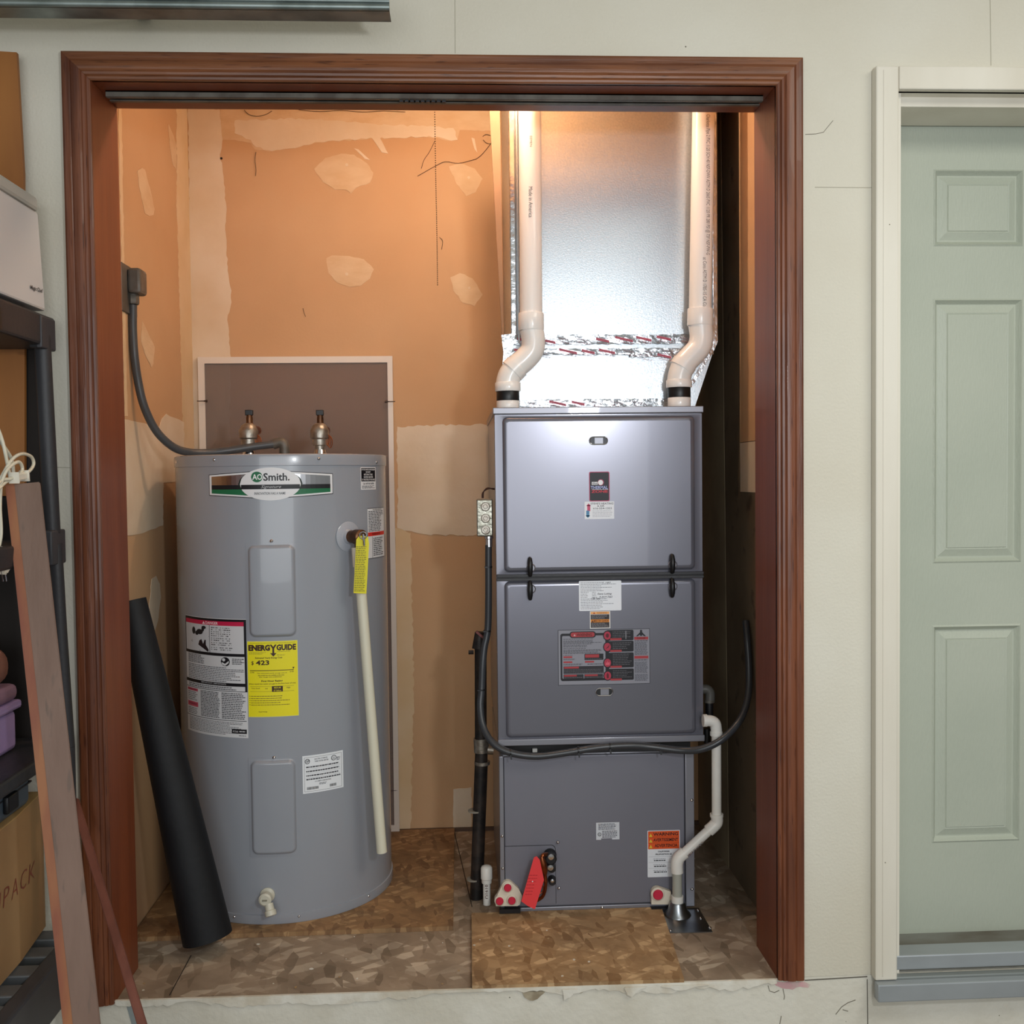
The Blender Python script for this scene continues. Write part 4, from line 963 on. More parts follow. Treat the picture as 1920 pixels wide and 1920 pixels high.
for (b, d, n) in ((1042, 1064, 1), (1068, 1250, 13), (1308, 1332, 1), (1340, 1500, 12), (1512, 1610, 7)):
    (u0, v0), (u1, v1) = S(1255, b), S(1440, d); p.lines(u0, v0, u1, v1, n, '50505A', 3, .5, .12, b)
p.build('safety_label', ld, 'wide silver safety label with black and red blocks')

# =================================================================== COIL CABINET (below)
cc = thing('coil_cabinet', 'lower grey coil cabinet standing on the closet floor', 'cabinet', (1.138, YF+.3, .002))
cx0, cx1 = .8785, 1.398; CT = .425
mk('cabinet_shell', box(cx0, cx1, YF+.012, YF+.59, .004, CT, bev=.002), furd, cc)
zfb = V(1120, 1695, YF+.004).z
fp = mk('front_panel', box(V(946, 1550, YF).x, V(1284, 1550, YF).x, YF+.001, YF+.012, zfb, CT-.003, bev=.003), M('coil_grey_enamel', '787882', .5, .3, col2='74747E', scale=2), cc)
mk('left_flange', box(cx0-.001, V(945, 1550, YF).x, YF-.002, YF+.012, .006, CT, bev=.002), furd, cc)
mk('right_flange', box(V(1285, 1550, YF).x, cx1+.001, YF-.002, YF+.012, .006, CT, bev=.002), furd, cc)
mk('bottom_flange', box(V(946, 1690, YF).x, V(1284, 1690, YF).x, YF-.003, YF+.012, .004, zfb-.001, bev=.002), furd, cc)
mk('top_gap', box(cx0+.004, cx1-.004, YF+.02, YF+.57, CT, FB-.004), blk, cc)
YC = YF+.001
px0, pz0 = V(950, 1586, YC).x, V(1000, 1585.7, YC).z; px1, pz1 = V(1041, 1600, YC).x, V(1040, 1694, YC).z
pts = [(V(947, 1600, YC).x, pz1), (px1, pz1)] + [(px1-.012+.012*math.cos(a), pz0-.012+.012*math.sin(a)) for a in [i*math.pi/12 for i in range(7)]] + [(V(947, 1600, YC).x, pz0)]
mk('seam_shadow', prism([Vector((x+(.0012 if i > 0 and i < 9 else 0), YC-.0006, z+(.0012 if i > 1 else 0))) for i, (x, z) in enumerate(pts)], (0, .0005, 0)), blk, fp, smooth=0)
mk('line_set_plate', prism([Vector((x, YC-.0016, z)) for x, z in pts], (0, .0012, 0)), M('coil_grey_enamel', '8B8B95'), fp)
for u, v in ((1046, 1579.3), (1048, 1665), (941.7, 1567.7), (942.7, 1628), (1129, 1701.5), (1297.5, 1667), (1297, 1500)):
    screw(V(u, v, YF-.003), (0, -1, 0), .0038, cc)
p = Print(planemap(YC, 1139, 1558), 50)
p.poly([(1117.7, 1542), (1161.3, 1542), (1161.3, 1574.2), (1147.5, 1574.2), (1147.5, 1571.5), (1127, 1571.5), (1127, 1574.2), (1117.7, 1574.2)], 'C9CCD2', 0)
p.lines(1122, 1543.5, 1158, 1556, 5, '50505A', seed=101); p.ell(1124, 1564, 3.5, 3.5, K, 1); p.ell(1124, 1564, 2.6, 2.6, 'C9CCD2', 2); p.text('UL', 1122, 1562.4, 1126, 1566, K, 3)
p.lines(1129, 1557, 1158, 1571, 5, '50505A', seed=102)
p.build('rating_label', fp, 'small silver rating label')
p = Print(planemap(YC, 1245, 1600), 50)
p.poly(rrect(1214, 1556.7, 1275, 1644, 1.5), 'DCDFE4', 0); p.poly(rrect(1215.3, 1558, 1273.8, 1591.5, 1), 'D9531E', 1)
for i, t in enumerate(('WARNING', 'AVERTISSEMENT', 'ADVERTENCIA')):
    p.text(t, (1225, 1225, 1227.5)[i], 1560.5+i*10.7, (1271.5, 1271.5, 1270)[i], 1566.6+i*10.7, '1E1210', 3, .02); p.poly([(1217, 1568.5+i*10.5), (1223.5, 1568.5+i*10.5), (1220.2, 1562+i*10.5)], 'E0B93A', 2)
    if i: p.rect(1216, 1557.8+i*11, 1273, 1558.2+i*11, '7A2A10', 2)
p.text('CALIFORNIA', 1233.5, 1594.6, 1255.5, 1597.6, '1E1E22', 2, .03); p.text('PROPOSITION 65', 1229, 1599.8, 1259.5, 1602.8, '1E1E22', 2, .03)
for i in range(3):
    yy = 1608.5+i*10.8; p.rect(1216, yy-3, 1273, yy-2.6, '9A9AA2', 1); p.lines(1225, yy, 1250, yy+2.4, 1, '8A8A92', 2, .4, .1, 110+i); p.lines(1226, yy+3, 1250, yy+6, 1, '1E1E22', 2, .6, .1, 111+i)
p.build('warning_label', fp, 'orange and white trilingual warning label')
# drain ports
def ports(circs, hull, r, name, label):
    YP = YF-.016
    o = mk(name, prism([V(u, v, YP) for u, v in hull], (0, .015, 0)), cream, cc, smooth=30); lab(o, label)
    for u, v in circs:
        c_ = V(u, v, YP)
        mk('port_rim', lathe([(r*1.35, 0), (r*1.35, .004), (r*1.15, .006)], c_+Vector((0, .001, 0)), (0, -1, 0), 24), cream, o)
        mk('drain_plug', lathe([(r, 0), (r, .004), (r*.85, .006), (0, .006)], c_-Vector((0, .004, 0)), (0, -1, 0), 24), red, o)
def arc(cx, cy, r, a0, a1, n=6): return [(cx+r*math.cos(math.radians(a0+(a1-a0)*i/n)), cy+r*math.sin(math.radians(a0+(a1-a0)*i/n))) for i in range(n+1)]
ports(((951.7, 1663), (936.7, 1688), (959.5, 1687)), [(930, 1699)]+arc(936.7, 1688, 9.5, 160, 240, 4)+arc(951.7, 1663, 11, 190, 300, 6)+[(972, 1666), (979, 1680)]+[(975, 1696), (970, 1699)], .0102, 'drain_port_block', 'cream drain port block with three red plugs')
ports(((1233, 1676),), [(1221.5, 1696), (1221.5, 1674)]+arc(1233, 1676, 12, 200, 300, 5)+[(1258, 1672), (1260, 1696)], .0136, 'drain_port_block', 'cream drain port with a single red plug')
mk('port_base', box(V(1219, 1690, YF).x, V(1262, 1690, YF).x, YF-.02, YF-.0045, V(1240, 1704, YF).z, V(1240, 1697, YF).z), blk, cc)
mk('port_base', box(V(936, 1690, YF).x, V(975, 1690, YF).x, YF-.02, YF-.0045, V(940, 1707, YF).z, V(940, 1699.5, YF).z), blk, cc)
# refrigerant stubs, copper, red tag
YQ = YF-.0018
for (u, v, r, ln, su) in ((1031, 1603, .0155, .030, 3), (1034.5, 1648, .0095, .022, 2)):
    c_ = V(u, v, YQ)
    g = mk('rubber_grommet', lathe([(r*1.15, 0), (r*1.1, .006), (r, .008), (r, ln), (r*.8, ln+.003), (0, ln+.003)], c_, (0, -1, 0), 20), blk, cc)
    mk('stub_end', lathe([(r*.5, 0), (r*.5, .004), (0, .005)], V(u+su-1, v+3, YQ-ln), (0, -1, 0), 16), chrome, g)
g = mk('rubber_grommet', lathe([(.011, 0), (.011, .026), (0, .027)], V(1033, 1622, YQ), (0, -1, 0), 18), blk, cc)
mk('stub_end', lathe([(.0075, 0), (.0075, .005), (0, .006)], V(1032, 1626, YQ-.026), (0, -1, 0), 16), chrome, g)
mk('copper_line', tube(spline([V(1027, 1602, YF-.02), V(1018, 1604, YF-.04), V(1016, 1616, YF-.042), V(1020, 1632, YF-.04), V(1022, 1646, YF-.036), V(1023, 1662, YF-.036), V(1018, 1680, YF-.03), V(1008, 1688, YF-.018)], 6), [.0058]*28+[.0045]*15, 12), copper, cc)
mk('copper_bulb', tube([V(1016, 1606, YF-.046), V(1018.5, 1618, YF-.046), V(1021, 1632, YF-.044), V(1022, 1642, YF-.042)], [.004, .009, .009, .004], 14), copper, cc)
bm = tube([V(1012+7*math.cos(a), 1666+9*math.sin(a), YF-.048) for a in [i*math.pi/10 for i in range(21)]], .0016, 8, None, False)
mk('copper_ring', bm, copper, cc)
YG = YF-.052
tgx = prism([V(u, v, YG) for u, v in ((1001, 1608), (1006, 1605.5), (1012, 1612), (1020, 1650), (1003, 1705), (990, 1699), (977.5, 1690))], (0, .0012, 0))
rt = mk('red_tag', tgx, redtag, cc, smooth=0)
p = Print(lambda u, v, l: V(u, v, YG-.0002)+Vector((0, -l, 0)), 50)
for i in range(7):
    v = 1640+i*6; a = 990-(v-1640)*.14; p.lines(a, v, a+20-i*1.0, v+2, 1, 'B3242C', 0, .5, .2, 130+i)
p.ell(998.5, 1652.6, 1.2, 1.2, 'E8E8E8', 1)
p.build('tag_print', rt)

# =================================================================== DUCT
YU = .52
du = thing('supply_duct', 'galvanised sheet metal duct rising from furnace top, foil taped', 'duct', (1.17, YU+.2, FT))
ux0, ux1 = V(957, 400, YU).x, V(1342, 500, YU).x; uz0 = V(1150, 642, YU).z
lx0, lx1 = V(944, 740, YU-.0).x, V(1300, 730, YU).x
zlt = V(1150, 668, YU).z
bm = box(ux0, ux1, YU, YB-.03, uz0, ZC-.001, bev=.002)
mk('upper_duct', bm, galv, du)
# transition: narrower at the right and leaning forward to the furnace
fy = YU-.055
def quad8(b0, b1, t0, t1, yb0, yt0, yb1, zb, zt):
    bm = bmesh.new(); v = [bm.verts.new(p) for p in ((b0, yb0, zb), (b1, yb0, zb), (b1, yb1, zb), (b0, yb1, zb), (t0, yt0, zt), (t1, yt0, zt), (t1, yb1, zt), (t0, yb1, zt))]
    for f in ((0, 1, 5, 4), (1, 2, 6, 5), (2, 3, 7, 6), (3, 0, 4, 7), (4, 5, 6, 7), (3, 2, 1, 0)): bm.faces.new([v[i] for i in f])
    bmesh.ops.recalc_face_normals(bm, faces=bm.faces[:]); return bm
zmid = V(1150, 690, YU).z
fy = YU-.010
mk('duct_transition', quad8(lx0, lx1, ux0, ux1, fy, YU-.004, YB-.04, FT+.001, uz0-.001), galv, du, smooth=20)
# panel edges and flanges on the upper duct
x_a = V(1016, 400, YU).x
mk('corner_seam', box(ux0-.003, ux0+.014, YU-.010, YU-.0005, uz0, ZC-.002, bev=.003), foil, du)
mk('corner_seam', box(ux0+.016, ux0+.022, YU-.016, YU-.0005, uz0, ZC-.002, bev=.002), galv, du)
mk('corner_seam', box(ux1-.012, ux1+.004, YU-.009, YU-.0005, uz0, ZC-.002, bev=.003), foil, du)
mk('front_ledge', box(ux0+.02, ux1-.01, YU-.010, YU-.0005, uz0-.002, uz0+.004, bev=.0015), galv, du)
# foil tape bands: wrinkled, following the surfaces
def tapeband(u0, u1, v0, v1, y0, seed, name='foil_tape', dv=0):
    R = random.Random(seed); n, m = 60, 5; bm = bmesh.new(); g = []
    for i in range(n+1):
        u = u0+(u1-u0)*i/n; row = []
        for j in range(m+1):
            v = v0+(v1-v0)*j/m+dv*i/n + (R.uniform(-1.2, 1.2) if j in (0, m) else 0)
            row.append(bm.verts.new(V(u, v, y0-R.uniform(.0, .0016))))
        g.append(row)
    for i in range(n):
        for j in range(m): bm.faces.new((g[i][j], g[i+1][j], g[i+1][j+1], g[i][j+1]))
    bmesh.ops.solidify(bm, geom=bm.faces[:], thickness=-.0005)
    o = mk(name, bm, foil, du, smooth=60)
    u = u0+14
    while u < u1-26:
        ln = R.uniform(24, 34); c = 'B02A45' if R.random() < .45 else '9A8A94'
        vm = (v0+v1)/2+dv*(u-u0)/(u1-u0)+R.uniform(-3, 1)
        def skew(uu, vv, l, u_=u, vm_=vm): return V(uu, vv+(uu-u_)*.22, y0-.0026)+Vector((0, -l, 0))
        pr = Print(skew, 50)
        if c == 'B02A45': pr.rect(u, vm-4, u+ln, vm+.6, 'C8667C', 0); pr.text('Powertape', u+1, vm-4, u+ln-1, vm+.5, '8A1A30', 2, .02)
        else: pr.text('NASHUA', u+1, vm-3.5, u+ln-6, vm+.5, c, 2, .01)
        pr.text('UL181A-P', u+3, vm+3, u+ln, vm+5.5, '9A5A6A', 2, 0)
        pr.build('tape_logo', o)['kind'] = 'stuff'
        u += ln+R.uniform(6, 16)
    return o
tapeband(956, 1342, 628, 646, YU-.011, 5, dv=-2)
tapeband(950, 1338, 654, 666, YU-.012, 9, dv=-2)
tapeband(1180, 1330, 662, 670, YU-.0125, 19, dv=-2)
tapeband(975, 1255, 750, 763, fy-.006, 11, dv=-3)
bm = bmesh.new(); v_ = [V(u, v, YU-.014) for u, v in ((1343, 590), (1346, 640), (1340, 655), (1300, 722), (1296, 716), (1330, 655), (1334, 600))]
mk('foil_corner', prism(v_, (0, .010, 0)), foil, du)
v_ = [V(u, v, YU-.014) for u, v in ((940, 628), (966, 625), (962, 650), (946, 700), (941, 700), (944, 660))]
mk('foil_corner', prism(v_, (0, .010, 0)), foil, du)
# pale strip beside the duct
ls = tag(mk('wood_lath', prism([V(u, v, .60) for u, v in ((917, 195), (937, 195), (945, 640), (948, 700), (945, 700), (942, 640))], (0, .012, 0)), M('pale_lath', 'A88262', .8, col2='9E785A', scale=5)),
    'thin pale tan strip standing against the left edge of the duct', 'strip')

# =================================================================== PVC VENTS
def vent(uT, vT, uC, cv0, cv1, path, uB, label, tops, txt):
    YV = .455
    top = V(uT, vT, YV); top = Vector((V(uC, cv0, YV).x+(top.x-V(uC, cv0, YV).x)*1.0, YV, ZC-.002))
    base = Vector((V(uB, 750, YV).x, YV, FT+.0005))
    t = thing('vent_pipe', label, 'pipe', base, 'white plastic vent pipes of the furnace')
    cp0 = V(uC, (cv0+cv1)/2, YV)
    mk('straight_pipe', tube([cp0, top], .0302, 32), pvc, t)
    mk('coupling', lathe([(.0335, 0), (.0345, .003), (.0345, .043), (.0335, .046)], V(uC, cv1, YV), (top-cp0), 36), pvc, t)
    pts = [V(uC, cv1-4, YV)]+[V(u, v, YV) for u, v in path]
    mk('offset_elbow', tube(spline(pts, 7), .0318, 32), pvc, t)
    mid_i = len(path)//2; a = V(*path[mid_i-1], YV); b = V(*path[mid_i], YV)
    c_ = V(*path[mid_i], YV); d_ = (V(*path[mid_i+1], YV)-V(*path[mid_i-1], YV)).normalized()
    mk('elbow_collar', tube([c_-d_*.003, c_+d_*.016], .0345, 32), pvc, t)
    zc = V(uB, tops[0], YV).z; zb0 = V(uB, tops[1], YV).z; zk = V(uB, tops[2], YV).z; zz = V(uB, tops[3], YV).z
    mk('hub_collar', lathe([(.0335, 0), (.0345, .002), (.0345, zc-zb0-.002), (.033, zc-zb0)], (base.x, YV, zb0), (0, 0, 1), 36), pvc, t)
    mk('rubber_sleeve', lathe([(.0300, 0), (.0306, .002), (.0306, zb0-zk-.001), (.030, zb0-zk)], (base.x, YV, zk), (0, 0, 1), 36), blk, t)
    mk('outlet_collar', lathe([(.0305, 0), (.0308, .0005), (.0308, zk-FT-.001), (.030, zk-FT)], (base.x, YV, FT+.0004), (0, 0, 1), 36), pvc, t)
    # printed line
    ax = (top-cp0).normalized()
    def fnp(u, v, l):
        c0 = V((u), v, YV); cpt = cp0+ax*((c0.z-cp0.z)/ax.z); off = max(-.028, min(.028, c0.x-cpt.x)); r = .0304+l
        return Vector((cpt.x+off, YV-math.sqrt(r*r-off*off), c0.z))
    pr = Print(fnp, 50)
    for (s, u0, v0, u1, v1) in txt: pr.text(s, u0, v0, u1, v1, '77706E' if len(s) > 16 else '44403E', 1, 0, rot=True)
    pr.build('pipe_print', t)
    return t
vent(994, 210, 996, 588, 620, [(998, 624), (1000, 640), (997, 658), (984, 674), (968, 688), (957, 702), (952.5, 716), (952, 726)], 952.5, 'left white vent pipe, left of the bright duct panel', (717, 734, 752, 766),
     [('EEMEN', 992, 262, 996, 282), ('Made in America', 990, 356, 997, 413)])
vent(1323, 210, 1312.5, 580, 611, [(1314, 616), (1315, 634), (1310, 652), (1296, 668), (1283, 682), (1276, 698), (1273.5, 710), (1273, 720)], 1273.5, 'right white vent pipe, beside dark gap at right wall', (712, 727, 746, 760),
     [('Charlotte Pipe 2 PVC 1120 SCH 40 NSF-DWV ASTM D 2665 PVC 1120 PR 280 PSI @ 73F NSF-PW-G', 1317, 222, 1327, 482), ('at Cons ASTM D 1785-15 CA Co', 1313, 487, 1320, 578)])

# =================================================================== JUNCTION BOX + CONDUIT
jb = thing('junction_box', 'galvanised electrical box beside the furnace, embossed round knockouts', 'electrical box', V(910, 1007, .44))
ja, jc = V(894, 936, .43), V(925, 1006, .43)
mk('box_body', box(ja.x, fx0-.006, .432, .475, jc.z, ja.z, bev=.003), zinc, jb)
co = mk('cover_plate', box(ja.x, fx0-.007, .426, .4315, jc.z+.002, ja.z-.002, bev=.002), M('embossed_zinc', 'A8A69A', .35, .9, bump=.8, bscale=60, col2='807E72', scale=60), jb)
for k in range(3):
    mk('knockout', lathe([(.0125, 0), (.0125, .0012), (.010, .002), (.010, .0012), (.006, .0012), (.005, .0025), (0, .0025)], Vector(((ja.x+fx0-.007)/2+.002, .426, jc.z+.018+k*.031)), (0, -1, 0), 20), zinc, co)
cc0 = Vector(((ja.x+fx0)/2, .45, jc.z))
mk('conduit_connector', lathe([(.0095, 0), (.0095, .020), (.012, .022), (.012, .028)], V(917, 1025, .445), (0, 0, 1), 16), chrome, jb)
for k in range(2):
    mk('brown_wire', tube(spline([V(904+k*2, 934, .44), V(905+k*2, 924-k*2, .44), V(914, 917-k*2, .44), V(924, 916+k, .44), V(930, 918, .45)], 5), .0016, 8), M('brown_wire', '3A1C12', .4), jb)
fc = thing('flexible_conduit', 'black flexible conduit looping from junction box under the furnace', 'conduit', V(905, 1340, .43))
pth = [(917, 1022, .445), (917, 1060, .445), (917, 1120, .445), (915.5, 1180, .445), (909, 1215, .44), (906, 1247, .435), (904, 1294, .43), (901.5, 1325, .42), (907, 1363, .40), (926, 1394, .375), (958.7, 1411.6, .362), (1005.6, 1418, .36), (1058.8, 1412, .36), (1121, 1402, .36), (1177.5, 1398, .36), (1224, 1400.6, .36), (1277.5, 1407, .345), (1315, 1405, .325), (1352.5, 1388, .32), (1384, 1357, .34), (1399, 1325.6, .36), (1405, 1291, .38), (1405, 1247, .395), (1402, 1200, .405), (1399, 1165, .43)]
pth = [(u-1, v, y) for u, v, y in pth]
mk('conduit_tube', tube(spline([V(*p) for p in pth], 7), .0092, 18), M('black_conduit_jacket', '36383C', .34), fc)
for u, v, y, ti in ((917, 1063, .445, 0), (914.5, 1183, .443, 0), (904, 1293, .43, 0), (958, 1411, .362, 1), (1085, 1407, .36, 1), (1144, 1400, .36, 1), (1238, 1402, .36, 1)):
    c_ = V(u-1, v, y); ax = Vector((1, 0, 0)) if ti else Vector((0, 0, 1))
    z_t = mk('zip_tie', tube([c_-ax*.002, c_+ax*.002], .0102, 16), blk, fc)
    mk('tie_head', obox(c_+Vector((0, -.009, -.004 if ti else 0)), c_+Vector((-.011 if not ti else .002, -.010, -.016 if ti else 0)), .004, .003, Vector((0, 1, 0))), blk, z_t)
# gas pipe (black iron)
gp = thing('gas_pipe', 'black iron gas pipe with tee, left of the furnace', 'pipe', V(893, 1700, .50))
YP_ = .50
mk('riser', tube([V(901, 1200, YP_), V(901.5, 1400, YP_)], .0165, 18), iron, gp)
mk('riser', tube([V(903, 1400, YP_), Vector((V(893, 1700, YP_).x, YP_, .001))], .0175, 18), iron, gp)
mk('side_riser', tube([V(908, 1432, YP_+.01), Vector((V(899, 1702, YP_+.01).x, YP_+.01, .001))], .010, 14), iron, gp)
mk('tee_fitting', tube([V(902, 1384, YP_), V(903, 1410, YP_)], .021, 18), zinc, gp); mk('tee_branch', tube([V(904, 1405, YP_), V(925, 1406, YP_)], .013, 16), zinc, gp)
mk('pipe_union', tube([V(904, 1427, YP_), V(904, 1433, YP_)], .0215, 12), zinc, gp)
vb = mk('gas_valve', tube([V(900, 1185, YP_), V(900, 1215, YP_)], [.014, .022], 16), iron, gp); mk('valve_handle', obox(V(893, 1184, YP_-.02), V(907, 1196, YP_-.02), .012, .006), M('dull_red', '6E2A22', .5), vb)
mk('valve_nut', lathe([(.006, 0), (.006, .014)], V(888, 1223, YP_), (-1, 0, 0), 6), iron, vb)
for u, v in ((891, 1520), (888, 1648)):
    mk('pipe_strap', tube([V(u, v, YP_)-Vector((0, 0, .002)), V(u, v, YP_)+Vector((0, 0, .002))], .0195, 16), M('strap_grey', '8A8478', .6), gp)
# capped stub
cs = thing('capped_stub', 'short white plastic pipe stub with domed cap on the floor', 'pipe', VZ(913, 1697, 0))
sb = VZ(913, 1696, 0.0)
zc1 = V(914, 1648, sb.y).z; zt3 = V(914, 1622, sb.y).z
mk('stub_pipe', tube([Vector((sb.x, sb.y, .0005)), Vector((sb.x, sb.y, zc1+.004))], .0102, 20), pvc2, cs)
mk('domed_cap', lathe([(.0135, -.010), (.0138, 0), (.0158, .002), (.0158, zt3-zc1-.008), (.013, zt3-zc1-.003), (.006, zt3-zc1), (0, zt3-zc1)], Vector((sb.x, sb.y, zc1)), (0, 0, 1), 24), pvc2, cs)
pr = Print(lambda u, v, l: Vector((V(u, v, sb.y).x, sb.y-.0104-l, V(u, v, sb.y).z)), 50); pr.text('0191U', 909.5, 1656, 914.5, 1682, '55302E', 1, .01, rot=True); pr.build('pipe_print', cs)

# condensate drain
dn = thing('condensate_drain', 'white plastic drain pipe with angled elbows, right of the furnace', 'pipe', V(1270, 1722, .37))
YN = .352
def pj(u, v, y=YN): return V(u, v, y)
mk('top_elbow', tube(spline([pj(1322, 1351), pj(1334, 1352), pj(1341, 1357), pj(1343, 1368)], 6)+[pj(1343, 1376)], .0148, 22), pvc2, dn)
mk('elbow_rim', tube([pj(1318, 1351), pj(1325, 1351)], .0165, 22), pvc2, dn); mk('elbow_rim', tube([pj(1343, 1372), pj(1343.1, 1379)], .0165, 22), pvc2, dn)
mk('upper_pipe', tube([pj(1343, 1378), pj(1343.5, 1530)], .0126, 22), pvc2, dn)
mk('lower_elbow', tube(spline([pj(1343.5, 1528), pj(1344, 1541), pj(1338, 1549), pj(1328, 1558)], 6), .0160, 22), pvc2, dn)
mk('elbow_rim', tube([pj(1343.5, 1526), pj(1343.6, 1531)], .0176, 22), pvc2, dn)
mk('diagonal_pipe', tube([pj(1330, 1556), pj(1280, 1602)], .0126, 22), pvc2, dn)
mk('lower_elbow', tube(spline([pj(1284, 1598), pj(1274, 1607), pj(1269.5, 1618), pj(1269.5, 1636)], 6), .0160, 22), pvc2, dn)
mk('sight_coupling', tube([pj(1269.5, 1630), pj(1269.8, 1682)], .0128, 20), clearc, dn)
zpb = V(1270, 1728, YN).z
mk('floor_pipe', tube([pj(1270, 1679), pj(1270.3, 1724)], .0157, 22), pvc2, dn)
pr = Print(lambda u, v, l: V(u, v, YN-.0128)+Vector((0, -l, 0)), 50)
for k, s in enumerate('ABCJ PLASTICS'):
    if s != ' ':
        t = k/12; u = 1291+t*26; v = 1604-t*24
        pr.fn = lambda uu, vv, l, u_=u, v_=v: V(u_+(uu-u_)*.73+(vv-v_)*.68, v_-(uu-u_)*.68+(vv-v_)*.73, YN-.0129)+Vector((0, -l, 0))
        pr.text(s, u-1, v-2, u+1, v+2, '5A3438' if k < 4 else '777070', 1, .01)
pr.build('pipe_print', dn)
bo = thing('floor_flashing', 'dull galvanised flashing plate with boot around drain pipe base', 'flashing', VZ(1290, 1728, .001))
zf = .0005
fl4 = [VZ(u, v, zf) for u, v in ((1230, 1706.5), (1310, 1703), (1336, 1748), (1254, 1750))]
dull = M('dull_galvanised', '9A9FA3', .32, 1, col2='7C8186', scale=12, bump=.15, bscale=10)
mk('flat_plate', prism(fl4, (0, 0, .0015)), dull, bo, smooth=0)
bc = VZ(1272, 1740, zf); bc.y = YN-.0; bc.x = V(1270.3, 1722, YN).x
mk('boot', lathe([(.036, 0), (.034, .004), (.026, .012), (.021, .030), (.0185, max(.034, zpb+.004))], Vector((bc.x, YN, .0015)), (0, 0, 1), 32), dull, bo)
for u, v in ((1241, 1711), (1309, 1707), (1331, 1740), (1257, 1745), (1314, 1722)):
    screw(VZ(u, v, .002), (0, 0, 1), .004, bo, 'rivet')
# grey trap fitting above the drain
gf = thing('drain_fitting', 'grey rubber elbow fitting at the right side of the furnace', 'fitting', V(1328, 1345, .42))
mk('grey_elbow', tube(spline([V(1316, 1292, .44), V(1326, 1293, .44), V(1331, 1300, .44), V(1331, 1316, .44)], 6), .0130, 18), M('trap_grey', '55534F', .4), gf)
mk('rubber_joint', tube([V(1330, 1314, .44), V(1330, 1346, .44)], .011, 16), blk, gf)
mk('hose_clamp', tube([V(1330, 1312, .44), V(1330, 1317, .44)], .0142, 16), steel, gf)
mk('rubber_joint', tube([V(1326, 1366, .41), V(1326, 1392, .41)], .009, 14), blk, gf)
# small white relay under furnace
rb2 = tag(mk('wire_terminal', box(V(997, 1408, .43).x, V(1006, 1408, .43).x, .40, .41, V(1000, 1411, .40).z, V(1000, 1404, .40).z, bev=.001), M('terminal_white', 'C8C8C4', .5)), 'tiny white wire terminal below the furnace bottom edge', 'terminal')

# =================================================================== LEFT SIDE OF THE GARAGE
# tall brown board
bo1 = tag(mk('plywood_sheet', prism([V(-60, 92, -.040), V(31, 98, -.040), V(44, 325, -.040), V(46, 660, -.040), V(46, 930, -.040), V(-60, 930, -.040)], (0, .010, 0)), M('orange_plywood', 'A46A30', .6, col2='8A5426', scale=3, st=(3, 3, .6), lo=.35, hi=.7, bump=.1)),
    'orange brown plywood sheet standing behind the shelf rack', 'board')
tag(mk('shade_panel', prism([V(u, v, -.024) for u, v in ((-60, 640), (72, 640), (92, 1000), (106, 1180), (122, 1395), (-60, 1395))], (0, .012, 0)), M('shade_panel', '1F1814', .7)),  # dark sheet added to stand for the shaded space behind the posts
    'dark brown sheet added in place of the shade behind the shelf posts', 'panel')
# shelf rack: charcoal plastic; posts and decks, front plane XS, far end near the wall
XS = -.105
rk = thing('shelf_rack', 'charcoal plastic shelf rack at the left edge holding household clutter', 'shelf rack', (-.33, -.5, GF))
def deck(u, v0, v1, name='shelf_deck', mat=shelfb, y1=-.045, xr=None, dep=.0):
    c = V(u, (v0+v1)/2, y1); x1 = c.x if xr is None else xr; z1 = V(u, v0, y1).z; z0 = V(u, v1, y1).z
    bm = box(x1-.42, x1, -.95, y1, z0, z1, bev=.006)
    o = mk(name, bm, mat, rk); return o, x1, z0, z1
def post(ua, va, ub, vb, y, r=.0165):
    a, b = V(ua, va, y), V(ub, vb, y)
    return mk('post', tube([a, b], r, 24), shelfb, rk)
YPo = -.085
post(79, 630, 98, 1000, YPo)
post(104, 1020, 113, 1180, YPo, .0135); post(113, 1180, 128, 1400, YPo, .0135); post(128, 1400, 140, 1920, YPo, .0135)
o, tx1, tz0, tz1 = deck(105, 597, 655, y1=-.045, xr=V(104, 620, -.045).x)
for k in range(3):
    mk('corner_notch', box(tx1+.0002, tx1+.001, -.105-k*.22, -.085-k*.22, tz0+.004, tz1-.02), blk, rk)
# corner clamps
for (u0, v0, u1, v1) in ((82, 600, 106, 660), (84, 992, 125, 1055)):
    a = V(u0, v0, -.05); b = V(u1, v1, -.05)
    k = mk('corner_clamp', box(a.x, b.x, -.125, -.05, b.z, a.z, bev=.004), M('clamp_grey', '3A3A3E', .5), rk)
    cx = (a.x+b.x)/2
    mk('clamp_slot', box(cx-.012, cx+.002, -.1262, -.1245, b.z+.001, b.z+(a.z-b.z)*.42), blk, k)
o, sx, sz0_, sz1_ = deck(116, 1010, 1050, xr=V(108, 1020, -.06).x, y1=-.06)
o, mx, mz0, mz1 = deck(138, 1380, 1406, xr=V(137, 1400, -.045).x)
mk('corner_clamp', box(mx-.03, mx-.0005, -.10, -.045, mz0-.035, mz0-.0005, bev=.003), M('clamp_grey', '3A3A3E', .5), rk)
for k in range(2):
    mk('clamp_slot', box(mx-.008, mx+.001, -.052-.0, -.044, mz0+.004+k*.03, mz0+.026+k*.03), M('clamp_grey', '3A3A3E', .5), rk)
zd4 = VX(40, 1815, -.10).z
for k in range(12):
    y0 = -.06-.08*k
    mk('deck_slat', box(-.50, -.07, y0-.046, y0, zd4-.05, zd4-.004, bev=.003), shelfg, rk)
mk('deck_rail', box(-.075, -.04, -.95, -.05, zd4-.11, zd4-.003, bev=.006), M('clamp_grey', '3A3A3E', .5), rk)
mk('deck_rail', box(-.52, -.49, -.95, -.05, zd4-.11, zd4-.003, bev=.006), shelfb, rk)
